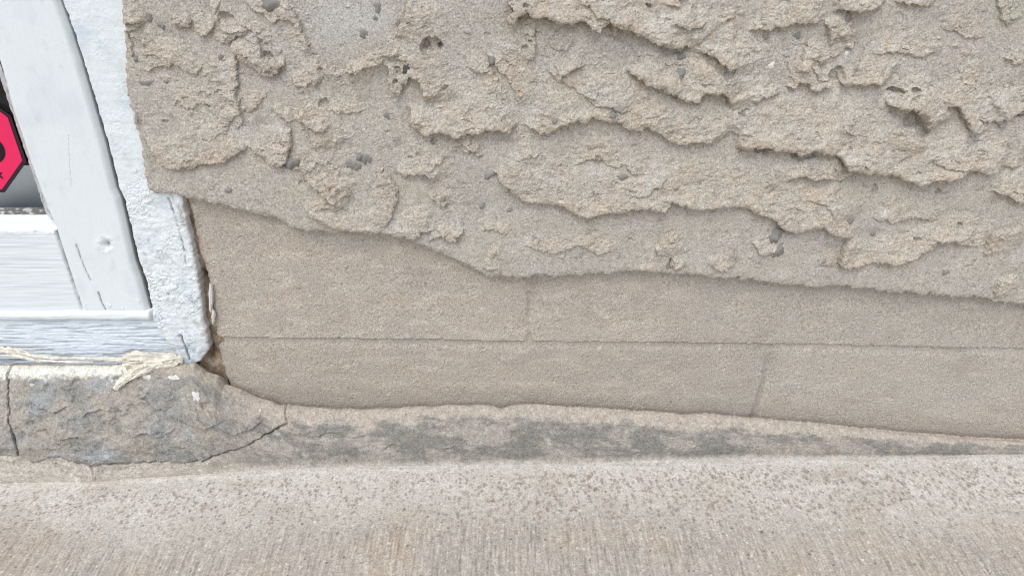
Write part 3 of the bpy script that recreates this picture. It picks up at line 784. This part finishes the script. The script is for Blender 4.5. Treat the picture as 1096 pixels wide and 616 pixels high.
def build_casing():
    zb = float(on_wall(206, 389, YC)[1])
    zs = axis(zb, zb + 0.0001, 0.448, 1.0, 0.00075, 0.05); ts = np.concatenate([[0], np.linspace(0, 1, 92), [1]])
    T, Z = np.meshgrid(ts, zs)
    lz, lx = vline([(63, -10), (66, 0), (78, 32), (90, 67), (101.5, 107), (116.5, 157), (128, 203), (133, 213), (146.5, 270), (149, 279), (157, 300), (165, 340), (169, 350), (178, 365), (187, 378), (198, 390)], YC)
    rz, rx = vline([(149, 0), (170, 100), (193, 206), (200, 236), (208, 276), (216, 323), (222, 366), (222, 378), (214, 386), (206, 389)], YC)
    w = Z * 1240
    XL = np.interp(Z, lz, lx) + (1.5 * fbm(w / 9, w * 0, 4, 200, 0.6) + 0.5 * fbm(w / 30, w * 0, 2, 201)) / 1240
    XR = np.interp(Z, rz, rx) + (3.2 * fbm(w / 11, w * 0 + 7, 4, 202, 0.6)) / 1240
    X = XL + (XR - XL) * T; U, V = X * 1240, Z * 1240
    dl = (X - XL) * 1240; dr = (XR - X) * 1240
    sd = np.minimum(np.minimum(dl, dr), (Z - zb) * 1240 + 0.3)
    Pp, Qq = to_photo(X, YC + 0 * X, Z)
    low = sstep(120, 300, Qq)                            # crusted more the lower one looks
    crust = np.abs(fbm(U / 13, V / 10, 3, 204)); plates = sstep(0.02, 0.07, crust) + 1.1 * sstep(0.10, 0.16, fbm(U / 11, V / 8, 4, 205)) - 0.9 * sstep(0.2, 0.26, fbm(U / 14, V / 11, 4, 207))
    am = sstep(-0.25, 0.3, fbm(U / 34, V / 40, 2, 210)); H = (0.25 + 1.0 * low) * fbm(U / 18, V / 18, 3, 206) + (0.2 + 0.9 * low) * plates * 0.55 * (0.25 + am) + 0.5 * fbm(U / 60, V / 90, 3, 208) + 0.16 * low * fbm(U / 4, V / 4, 2, 209)
    H += (0.12 + 0.12 * low) * perlin(U / 26, V / 5, 211)
    H -= 1.3 * np.exp(-np.clip(sd, 0, 99) / 1.0)
    cr = poly_dist(Pp + 1.5 * fbm(U / 6, V / 9, 2, 213), Qq, [(180, 212), (186, 228), (190, 240), (196, 262), (200, 284)])[0]
    ck2 = poly_dist(Pp + 1.5 * fbm(U / 6, V / 9, 2, 215), Qq, [(193, 360), (197, 366), (200, 376), (203, 384)])[0]
    H -= 2.6 * np.exp(-(cr / 0.9) ** 2) * sstep(-0.2, 0.2, fbm(V / 12, U / 12, 2, 217)) + 4 * np.exp(-(ck2 / 0.8) ** 2) + 4 * np.exp(-(((Pp - 193) / 1.8) ** 2 + ((Qq - 360) / 1.6) ** 2))
    c = np.zeros(U.shape + (3,)) + WHITE
    c = mixc(c, lin(206, 214, 220), sstep(0.0, 0.5, fbm(U / 24, V / 30, 4, 219)) * 0.7)
    dirt = sstep(0.05, 0.0, crust) * low * 0.35 + np.exp(-(cr / 1.1) ** 2) * 0.5 + np.exp(-(ck2 / 0.9) ** 2) * 0.8
    c = mixc(c, lin(150, 150, 146), dirt)
    c = mixc(c, lin(176, 178, 178), sstep(0.30, 0.38, fbm(U / 7, V / 7, 3, 227)) * low * 0.6)
    bare = sstep(14, 4, dr + 12 * fbm(U / 14, V / 14, 3, 221)) * sstep(0.05, 0.3, fbm(U / 16, V / 24, 3, 223))
    c = mixc(c, lin(168, 160, 150), bare * 0.7)
    blue = np.exp(-(((Pp - 196) / 22) ** 2 + ((Qq - 378) / 16) ** 2))
    c = mixc(c, lin(160, 172, 182), blue * (0.35 + 0.6 * sstep(-0.1, 0.3, fbm(U / 10, V / 10, 3, 225))))
    c = mixc(c, lin(184, 178, 170), sstep(4, 0, dr) * 0.5)
    c = mixc(c, lin(196, 194, 186), sstep(0.05, 0.5, fbm(U / 20, V / 34, 5, 228, 0.6)) * 0.45)
    Y = YC - 0.001 * H
    Y[:, 0] = 0.04; Y[:, -1] = 0.028; Y[0, :] = 0.02
    child('casing', sheet('casing', np.stack([X, Y, Z], -1), c), window, M_CRUST, label='casing board with thick crusted white paint')
build_casing()

GLASS_Z = float(on_wall(30, 228, YG)[1])                    # foot of the pane
LEDGE_Z = float(on_wall(30, 247, YS)[1])                    # front edge of the ledge under the pane
RAIL_B = float(on_wall(80, 333, YS)[1]); LIP_B = float(on_wall(80, 345.5, YS - 0.003)[1])
STILE_L = [(-3, 53), (0, 63), (12, 118), (21.5, 143), (31, 174), (41.5, 201.5), (51, 226), (62, 245), (75, 288), (90, 332)]
STILE_R = [(57.5, -10), (61, 0), (73, 32), (84.5, 67), (96, 107), (110.5, 157), (122, 203), (127, 213), (140, 270), (143, 282), (149.5, 300), (158.5, 333)]
sl_x, sl_z = on_wall([p[0] for p in STILE_L], [p[1] for p in STILE_L], YS)
SLX = np.polyfit(sl_z, sl_x, 1) * np.array([0.0, 1.0]) ; SLX = float(np.mean(sl_x))
gl_x, gl_z = on_wall([0, 29, 46, 48], [75, 168, 216, 222], YG)
GLX = float(np.mean(gl_x))
sr_x, sr_z = on_wall([p[0] for p in STILE_R], [p[1] for p in STILE_R], YS)
WX0 = -0.98                                                # far side of the window

def build_sash():
    # right stile
    ts = np.concatenate([[0], np.linspace(0, 0.86, 86), np.linspace(0.86, 1, 26)[1:], [1, 1]])
    zs = axis(RAIL_B, RAIL_B + 0.0001, 0.448, TOPZ, 0.0008, 0.05)
    T, Z = np.meshgrid(ts, zs)
    srx = np.interp(Z, sr_z[::-1], sr_x[::-1]); slx = np.interp(Z, sl_z[::-1], sl_x[::-1]) * 0.5 + SLX * 0.5
    slx = slx + 0.5 * fbm(Z * 1240 / 7, Z * 0, 3, 231) / 1240; srx = srx + 0.5 * fbm(Z * 1240 / 26, Z * 0, 2, 229) / 1240
    X = slx + (srx - slx) * T; U, V = X * 1240, Z * 1240
    dl = (X - slx) * 1240; dr = (srx - X) * 1240; db = (Z - RAIL_B) * 1240 + 0.8 * fbm(U / 9, V / 9, 2, 230)
    Pp, Qq = to_photo(X, YS + 0 * X, Z)
    H = 0.45 * fbm(U / 60, V / 140, 3, 232) + 0.10 * fbm(U / 7, V / 12, 3, 234) + 0.05 * perlin(U / 2.2, V / 30, 235)
    H -= 4.0 * np.clip(1 - dr / 6.0, 0, 1) ** 2.0           # rounded outer arris
    H -= 1.2 * np.exp(-np.clip(np.minimum(dl, db), 0, 99) / 1.2)
    kn = np.hypot((Pp - 112) / 6.5, (Qq - 261) / 6.0)
    H += 1.0 * np.exp(-((kn - 1.1) / 0.55) ** 2) * (0.6 + 0.8 * fbm(U / 5, V / 5, 2, 236)); H -= 3.6 * np.exp(-(np.hypot((Pp - 114.5) / 4.0, (Qq - 262) / 4.5)) ** 2)
    H += 0.7 * sstep(0.25, 0.5, fbm(U / 10, V / 10, 3, 237)) * sstep(22, 8, db)
    def crk(pts, w, dep): 
        d = poly_dist(Pp + 0.8 * fbm(U / 5, V / 8, 2, 238), Qq, pts)[0]; return dep * np.exp(-(d / w) ** 2)
    cm = crk([(81, 262), (86, 275), (92, 290), (97, 300)], 0.5, 1) * 0.8 + crk([(105, 313), (108, 322), (113, 332)], 0.7, 1) + crk([(74, 145), (74, 165), (77, 200)], 0.3, 0.25)
    H -= 1.6 * cm
    c = np.zeros(U.shape + (3,)) + WHITE
    c = mixc(c, lin(214, 218, 218), sstep(0, 0.5, fbm(U / 40, V / 60, 4, 239)) * 0.6)
    c = mixc(c, lin(200, 198, 190), sstep(0.15, 0.6, fbm(U / 14, V / 30, 5, 233, 0.6)) * 0.35)
    c = mixc(c, lin(120, 116, 112), cm * 0.7 + np.exp(-(np.hypot((Pp - 114.8) / 2.0, (Qq - 262) / 3.0)) ** 2) * 0.8)
    Y = YS - 0.001 * H
    Y[:, 0] = YS + 0.012; Y[:, -2] = YS + 0.008; Y[:, -1] = YS + 0.034
    c[:, -2:] = lin(128, 126, 123)                            # gap beside the casing painted dark to stand for its shade
    child('stile', sheet('stile', np.stack([X, Y, Z], -1), c, None, False), window, M_PAINT, label='smooth white sash stile with a knot hole')
    # bottom rail: ledge under the pane, then the brushed face
    xs = axis(WX0, -0.56, SLX + 0.0005, SLX + 0.001, 0.0008, 0.03)
    prof_y = np.concatenate([np.linspace(YG + 0.001, YS + 0.0008, 22), np.linspace(YS + 0.0008, YS, 5)[1:], np.full(98, YS)])
    prof_z = np.concatenate([np.linspace(GLASS_Z + 0.001, LEDGE_Z + 0.0006, 22), np.linspace(LEDGE_Z + 0.0006, LEDGE_Z - 0.0008, 5)[1:], np.linspace(LEDGE_Z - 0.0012, RAIL_B, 98)])
    X, Yp = np.meshgrid(xs, prof_y); _, Zp = np.meshgrid(xs, prof_z)
    U, V = X * 1240, Zp * 1240
    brush = 0.20 * perlin(U / 70, V / 2.6, 240) + 0.16 * perlin(U / 40, V / 1.6, 241) + 0.3 * fbm(U / 90, V / 30, 3, 242)
    lump = 0.9 * sstep(0.05, 0.5, fbm(U / 9, V / 5, 3, 243)) * np.exp(-np.abs(V - LEDGE_Z * 1240) / 5)
    Yd = Yp - 0.001 * (brush + lump); Zd = Zp + 0.0005 * lump
    edge = (SLX - X) * 1240
    crack = np.exp(-(np.clip(edge + 0.8 * fbm(V / 8, U / 8, 2, 244), 0, 99) / 0.9) ** 2) * (Zp < LEDGE_Z)
    Yd = Yd + 0.003 * crack
    c = np.zeros(X.shape + (3,)) + WHITE
    c = mixc(c, lin(204, 210, 214), sstep(0.15, 0.5, perlin(U / 80, V / 2.2, 246)) * 0.6)
    c = mixc(c, lin(130, 126, 120), crack * 0.7 * sstep(-0.3, 0.2, fbm(V / 14, U / 9, 2, 247)))
    child('bottom_rail', sheet('bottom_rail', np.stack([X, Yd, Zd], -1)[::-1], c[::-1], None, True), window, M_PAINT_H)
    # lip under rail and stile
    x1 = float(on_wall(162, 340, YS - 0.003)[0])
    xs = axis(WX0, -0.56, x1, x1 + 0.0005, 0.0009, 0.03)
    a = np.linspace(0, 1, 26)
    py = YS - 0.0035 * np.sin(np.pi * np.clip(a * 1.12, 0, 1)) ** 0.45; py[0] = YS + 0.004; py[-1] = YS + 0.012
    pz = RAIL_B + 0.0008 + (LIP_B - RAIL_B) * a
    X, Yp = np.meshgrid(xs, py); _, Zp = np.meshgrid(xs, pz); U, V = X * 1240, Zp * 1240
    en = np.clip((x1 - X) * 1240 / 3.0, 0, 1)
    Yd = Yp - 0.001 * (0.5 * fbm(U / 30, V / 6, 3, 250) + 0.25 * fbm(U / 60, V / 2, 2, 251)) + 0.006 * (1 - en) ** 2
    Zd = Zp + 0.0010 * fbm(U / 26, V * 0, 3, 252)
    c = np.zeros(X.shape + (3,)) + WHITE
    c = mixc(c, lin(206, 212, 216), sstep(0.1, 0.5, fbm(U / 40, V / 3, 3, 253)) * 0.6)
    child('sash_lip', sheet('sash_lip', np.stack([X, Yd, Zd], -1)[::-1], c[::-1], None, True), window, M_PAINT_H)
    # putty strip along the stile
    zs = axis(GLASS_Z - 0.0005, GLASS_Z, 0.448, TOPZ, 0.0012, 0.05); t = np.linspace(0, 1, 9)
    T, Z = np.meshgrid(t, zs); V = Z * 1240
    X = GLX + (SLX - GLX + 0.0006) * T + 0.0010 * fbm(V / 7, T * 3, 3, 255); Y = (YG - 0.0012) + (YS - YG + 0.0016) * T
    Y = Y - 0.0008 * fbm(V / 5, T * 4, 3, 256)
    c = np.zeros(X.shape + (3,)) + lin(206, 206, 202)
    c = mixc(c, lin(150, 146, 140), sstep(0.0, 0.4, fbm(V / 9, T * 3, 3, 257)) * 0.8)
    child('putty_strip', sheet('putty_strip', np.stack([X, Y, Z], -1), c, None, True), window, M_PAINT)
    # dark rebate line at the foot of the pane
    xs = axis(WX0, -0.56, GLX - 0.0002, GLX, 0.0011, 0.03); zz = np.linspace(GLASS_Z - 0.0005, float(on_wall(30, 221, YG)[1]), 9)
    X, Z = np.meshgrid(xs, zz); U, V = X * 1240, Z * 1240
    Y = YG - 0.0018 - 0.0009 * fbm(U / 9, V / 5, 3, 258)
    Z = Z + (Z > GLASS_Z + 0.002) * 0.0009 * fbm(U / 8, V / 5, 3, 259)
    c = np.zeros(X.shape + (3,)) + lin(118, 112, 106)
    c = mixc(c, lin(200, 198, 194), sstep(0.1, 0.3, fbm(U / 7, V / 4, 3, 260)) * sstep(-0.50, -0.44, X))
    child('glazing_rebate', sheet('glazing_rebate', np.stack([X, Y, Z], -1), c, None, True), window, M_PAINT)
build_sash()

def box(name, x0, x1, y0, y1, z0, z1, parent, mat, col, label=None, top_col=None, kind=None):
    v = [(x0,y0,z0),(x1,y0,z0),(x1,y1,z0),(x0,y1,z0),(x0,y0,z1),(x1,y0,z1),(x1,y1,z1),(x0,y1,z1)]
    f = [(0,1,5,4),(1,2,6,5),(2,3,7,6),(3,0,4,7),(4,5,6,7),(3,2,1,0)]
    me = raw_mesh(name, v, f, np.tile(col, (8, 1)))
    return child(name, me, parent, mat, label, kind)
def build_frame_rest():
    # parts of the window that go on beyond the picture
    box('stile', WX0 - 0.075, WX0, YS, YS + 0.03, LIP_B, TOPZ, window, M_PAINT, WHITE)
    box('top_rail', WX0 - 0.075, float(sr_x.max()), YS + 0.0015, YS + 0.03, TOPZ, TOPZ + 0.06, window, M_PAINT, WHITE)
    # back of the gap between sash and casing, coloured dark to deepen its shade
    box('jamb', float(sr_x.min()) - 0.02, -0.25, YS + 0.036, YS + 0.05, LIP_B, TOPZ + 0.05, window, M_PAINT, lin(92, 88, 84))
    # inner board seen through the pane
    zi = GLASS_Z - 0.006
    yb = float(on_ground(20, 177, zi)[1])
    box('inner_sill', WX0, GLX + 0.06, YG + 0.006, yb, zi - 0.03, zi, window, M_PAINT, lin(222, 224, 226))
    # pane
    g = bpy.data.materials.new('window_glass'); g.use_nodes = True
    N = g.node_tree.nodes; L = g.node_tree.links; N.clear()
    out = N.new('ShaderNodeOutputMaterial'); mx = N.new('ShaderNodeMixShader'); tr = N.new('ShaderNodeBsdfTransparent'); gl = N.new('ShaderNodeBsdfGlossy'); fr = N.new('ShaderNodeLayerWeight'); pw = N.new('ShaderNodeMath'); fm = N.new('ShaderNodeMapRange')
    tr.inputs[0].default_value = (0.93, 0.95, 0.95, 1); gl.inputs['Roughness'].default_value = 0.02; fr.inputs[0].default_value = 0.5; pw.operation = 'POWER'; pw.inputs[1].default_value = 5.0; fm.inputs['To Min'].default_value = 0.04; L.new(fr.outputs['Facing'], pw.inputs[0]); L.new(pw.outputs[0], fm.inputs['Value'])
    L.new(fm.outputs[0], mx.inputs[0]); L.new(tr.outputs[0], mx.inputs[1]); L.new(gl.outputs[0], mx.inputs[2]); L.new(mx.outputs[0], out.inputs[0])
    v = []; 
    for y in (YG, YG + 0.003): v += [(WX0, y, GLASS_Z - 0.004), (GLX + 0.006, y, GLASS_Z - 0.004), (GLX + 0.006, y, TOPZ), (WX0, y, TOPZ)]
    me = raw_mesh('glass_pane', v, [(0, 1, 2, 3), (7, 6, 5, 4), (0, 4, 5, 1), (1, 5, 6, 2), (2, 6, 7, 3), (3, 7, 4, 0)])
    child('glass_pane', me, window, g)
    # dark room behind
    c = lin(140, 140, 140); rm = stone_mat('room_plaster', grain=60, spk=0.05)
    x0, x1, y0, y1, z0, z1 = -2.2, 1.2, 0.06, 2.6, -0.6, 2.3
    v = [(x0,y0,z0),(x1,y0,z0),(x1,y1,z0),(x0,y1,z0),(x0,y0,z1),(x1,y0,z1),(x1,y1,z1),(x0,y1,z1)]
    f = [(1,2,6,5),(2,3,7,6),(3,0,4,7),(4,5,6,7),(3,2,1,0)]
    new_obj('room', raw_mesh('room', v, f, np.tile(c, (8, 1))), None, rm, kind='structure')
    # wall core behind render and blocks so that no light leaks in around the window
    core = lin(120, 112, 104)
    box('wall_core', -0.29, 2.6, 0.035, 0.058, -0.1, 2.4, wall, M_FILLET, core)
    box('wall_core', -2.4, -1.06, 0.035, 0.058, -0.1, 2.4, wall, M_FILLET, core)
    box('wall_core', -1.058, -0.292, 0.035, 0.058, 1.012, 2.4, wall, M_FILLET, core)
    box('wall_core', -1.058, -0.292, 0.035, 0.0575, -0.1, GLASS_Z - 0.04, wall, M_FILLET, core)
build_frame_rest()

def build_sill():
    x1 = float(on_wall(196, 370, 0.003)[0]); zt = LIP_B + 0.003; zb = float(on_wall(100, 392, 0.003)[1]) - 0.006
    xs = axis(WX0 - 0.08, -0.56, x1 - 0.0005, x1, 0.0008, 0.03); zs = np.arange(zb, zt, 0.0007)
    X, Z = np.meshgrid(xs, zs); U, V = X * 1240, Z * 1240
    g = 0.6 * perlin(U / 60, V / 2.6, 270) + 0.5 * perlin(U / 34, V / 1.7, 272) + 0.5 * fbm(U / 26, V / 6, 3, 274)
    paint = sstep(-0.12, 0.06, g + 0.5 * fbm(U / 50, V / 12, 3, 276) + 0.14)
    frac = (zt - Z) / (zt - zb)
    H = 0.7 * paint + 0.3 * g + 0.5 * fbm(U / 8, V / 4, 3, 278) + 2.0 * frac
    Y = 0.006 - 0.001 * H
    c = np.zeros(X.shape + (3,)) + lin(184, 189, 192)
    c = mixc(c, lin(200, 206, 210), sstep(-0.3, 0.3, perlin(U / 50, V / 3, 279)))
    c = mixc(c, lin(222, 228, 232), paint * 0.9)
    c = mixc(c, lin(130, 134, 138), sstep(-0.40, -0.8, g) * 0.7)
    child('sill', sheet('sill', np.stack([X, Y, Z], -1), c), window, M_WEATHER, label='weathered blue-grey sill with paint worn off along the grain')
build_sill()

# ================================================================== SMALL THINGS
def ribbon(verts, quads, path, rad, yrad, seed, n=11):
    """flattened wandering tube along path of (x, y, z)"""
    path = np.array(path, float); rad = np.array(rad, float)
    d = np.concatenate([[0], np.cumsum(np.linalg.norm(np.diff(path, axis=0), axis=1))])
    m = max(6, int(d[-1] / 0.0011)); t = np.linspace(0, d[-1], m)
    P = np.stack([np.interp(t, d, path[:, k]) for k in range(3)], 1); R = np.interp(t, d, rad)
    T = np.gradient(P, axis=0); T /= np.linalg.norm(T, axis=1)[:, None] + 1e-9
    side = np.stack([-T[:, 2], 0 * t, T[:, 0]], 1); side /= np.linalg.norm(side, axis=1)[:, None] + 1e-9
    base = len(verts)
    for i in range(m):
        for k in range(n):
            a = 2 * math.pi * k / n
            w = 1 + 0.8 * float(perlin(t[i] * 120 + k * 0.9, k * 1.7, seed)) + 0.35 * float(perlin(t[i] * 420, k * 2.9, seed + 2))
            e = P[i] + side[i] * math.cos(a) * R[i] * w + np.array([0, -1, 0]) * math.sin(a) * R[i] * yrad * w
            verts.append(tuple(e))
    for i in range(m - 1):
        for k in range(n):
            k2 = (k + 1) % n
            quads.append((base + i * n + k, base + i * n + k2, base + (i + 1) * n + k2, base + (i + 1) * n + k))
def build_sealant():
    v, q = [], []
    def pth(pts, off=0.003):
        r = []
        for (px, py) in pts:
            if py < 394: x, z = on_wall(px, py, -0.006 - off); r.append((x, -0.006 - off, z))
            else:
                p = fillet_point(px, py); r.append((p[0], p[1] - off * 0.8, p[2] + off * 0.5))
        return r
    mm = 1 / 1180.0
    ribbon(v, q, pth([(-60, 377), (-20, 376), (0, 375), (12, 374), (24, 377), (34, 381), (60, 383), (90, 383), (128, 385), (140, 386)]), [3*mm, 3*mm, 3.2*mm, 3.4*mm, 3*mm, 1.6*mm, 1.3*mm, 1.2*mm, 2*mm, 1.5*mm], 0.6, 3)
    ribbon(v, q, pth([(128, 384), (145, 382), (165, 384), (182, 382), (196, 386)]), [2.5*mm, 5*mm, 5.5*mm, 5*mm, 2*mm], 0.6, 5)
    ribbon(v, q, pth([(131, 391), (148, 391), (168, 391), (190, 388)], 0.004), [2*mm, 4*mm, 4.5*mm, 2*mm], 0.6, 8)
    ribbon(v, q, pth([(175, 387), (160, 392), (146, 397), (136, 405), (126, 415)], 0.005), [3*mm, 4*mm, 4*mm, 4*mm, 2.4*mm], 0.7, 11)
    ribbon(v, q, pth([(186, 384), (170, 390), (156, 398), (146, 402)], 0.004), [2*mm, 3*mm, 3*mm, 1.2*mm], 0.7, 14)
    ribbon(v, q, pth([(133, 394), (138, 399), (134, 404)], 0.003), [2*mm, 2.5*mm, 1*mm], 0.7, 17)
    for k, (pts, rr_) in enumerate([([(130, 380), (150, 379), (172, 381)], 1.2), ([(150, 388), (172, 386), (198, 381)], 1.3), ([(136, 388), (160, 387), (186, 390)], 1.2),
                                    ([(140, 381), (166, 378), (190, 377)], 1.1), ([(165, 394), (150, 401), (134, 411)], 1.2), ([(190, 378), (194, 383), (188, 391)], 1.3),
                                    ([(20, 379), (36, 385), (70, 387), (100, 387)], 1.2), ([(-10, 380), (20, 381), (44, 388)], 1.5), ([(152, 398), (141, 402), (131, 409), (128, 416)], 1.0)]):
        ribbon(v, q, pth(pts, 0.006), [0.5*mm] + [rr_*mm] * (len(pts) - 2) + [0.4*mm], 0.7, 20 + k, 6)
    me = raw_mesh('dried_sealant', v, q, None, False); me.materials.append(M_SEAL)
    new_obj('dried_sealant', me, None, None, label='ragged cream strand of dried sealant under the window sill', cat='sealant')
build_sealant()

def chip(cx, cy, rx, ry, seed, parent, mat, where, name='paint_chip'):
    import bmesh
    n = 28; pts = []
    for k in range(n):
        a = 2 * math.pi * k / n; r = 1 + 0.5 * float(perlin(math.cos(a) * 1.4 + seed * 3.1, math.sin(a) * 1.4, seed)) + 0.05 * float(perlin(math.cos(a) * 4.5 + seed * 3.1, math.sin(a) * 4.5, seed + 5))
        pts.append((cx + rx * r * math.cos(a), cy + ry * r * math.sin(a)))
    top = [where(px, py) for px, py in pts]; c = where(cx, cy)
    v = [tuple(np.array(p) + np.array([0, -0.0005, 0.0003])) for p in top] + [tuple(np.array(p) + np.array([0, 0.002, -0.0015])) for p in top] + [tuple(np.array(c) + np.array([0, -0.0012, 0.0008]))]
    me = bpy.data.meshes.new(name)
    f = [(k, 2 * n, (k + 1) % n) for k in range(n)] + [(k, (k + 1) % n, n + (k + 1) % n, n + k) for k in range(n)]
    me.from_pydata(v, [], f); me.materials.append(mat)
    return child(name, me, parent, mat)
for i, (x, y, rx, ry) in enumerate([(188, 403, 6, 2.4), (211, 423, 3.6, 5), (157, 403, 5, 3), (279, 438, 1.6, 1.6), (36, 411, 2, 1.6), (84, 513, 4, 3.2)]):
    chip(x, y, rx, ry, i + 2, fillet, M_CHIP, lambda a, b: fillet_point(a, b))
for i, (x, y, rx, ry) in enumerate([(225.5, 318, 2.0, 15), (228, 338, 1.6, 7), (144, 126, 1.4, 6)]):
    chip(x, y, rx, ry, i + 20, wall, M_CHIP, lambda a, b: (lambda q: (float(q[0]), -0.004 if b > 200 else -0.0145, float(q[1])))(on_wall(a, b, -0.004 if b > 200 else -0.0145)), 'paint_flake')

def build_sticker():
    Y = YG - 0.0006
    (xa, xb_), (za, zb_) = on_wall([12, 28.6], [124, 173], Y)
    R = float((xa + xb_) / 2); s = float(za - zb_)            # right side and its length
    w = s * 2.414; cx = R - w / 2; cz = float(za + zb_) / 2
    def octa(r): return [(cx + r * math.cos(math.radians(22.5 + 45 * k)), cz + r * math.sin(math.radians(22.5 + 45 * k))) for k in range(8)]
    ro = (w / 2) / math.cos(math.radians(22.5))
    root = empty('sticker', (cx, Y, cz), label='pink-red octagonal warning sticker with black rim on the window pane', cat='sticker')
    def plate(name, r, y0, th, mat):
        o = octa(r); v = [(x, y0, z) for x, z in o] + [(x, y0 + th, z) for x, z in o]
        me = bpy.data.meshes.new(name); me.from_pydata(v, [], [tuple(range(8))[::-1], tuple(range(8, 16))] + [(k, (k + 1) % 8, 8 + (k + 1) % 8, 8 + k) for k in range(8)])
        return child(name, me, root, mat)
    plate('rim', ro, Y - 0.0003, 0.0003, flat_mat('sticker_black', lin(52, 34, 44), 0.5, 0.05))
    plate('face', ro - 0.0032, Y - 0.0006, 0.0003, flat_mat('sticker_red', lin(236, 44, 96), 0.45, 0.03))
    ink = flat_mat('sticker_ink', lin(34, 18, 26), 0.5, 0.03)
    def letter(ch, px, py, size, off, shear):
        cu = bpy.data.curves.new('letter', 'FONT'); cu.body = ch; cu.size = size; cu.offset = off; cu.shear = shear; cu.extrude = 0.00008
        cu.align_x = 'RIGHT'; cu.align_y = 'BOTTOM_BASELINE' if False else 'BOTTOM'
        tmp = bpy.data.objects.new('letter', cu); COL.objects.link(tmp)
        dg = bpy.context.evaluated_depsgraph_get(); dg.update()
        me = bpy.data.meshes.new_from_object(tmp.evaluated_get(dg)); bpy.data.objects.remove(tmp)
        x, z = on_wall(px, py, Y - 0.0008)
        o = new_obj('letter', me, root); me.materials.clear(); me.materials.append(ink)
        o.location = Vector((float(x), Y - 0.0008, float(z))) - root.location
        o.rotation_euler = (math.radians(90), 0, 0)
    letter('D', 11, 181, 0.030, 0.0012, 0.12)
    letter('x', 4, 193, 0.010, 0.0003, 0.1)
build_sticker()
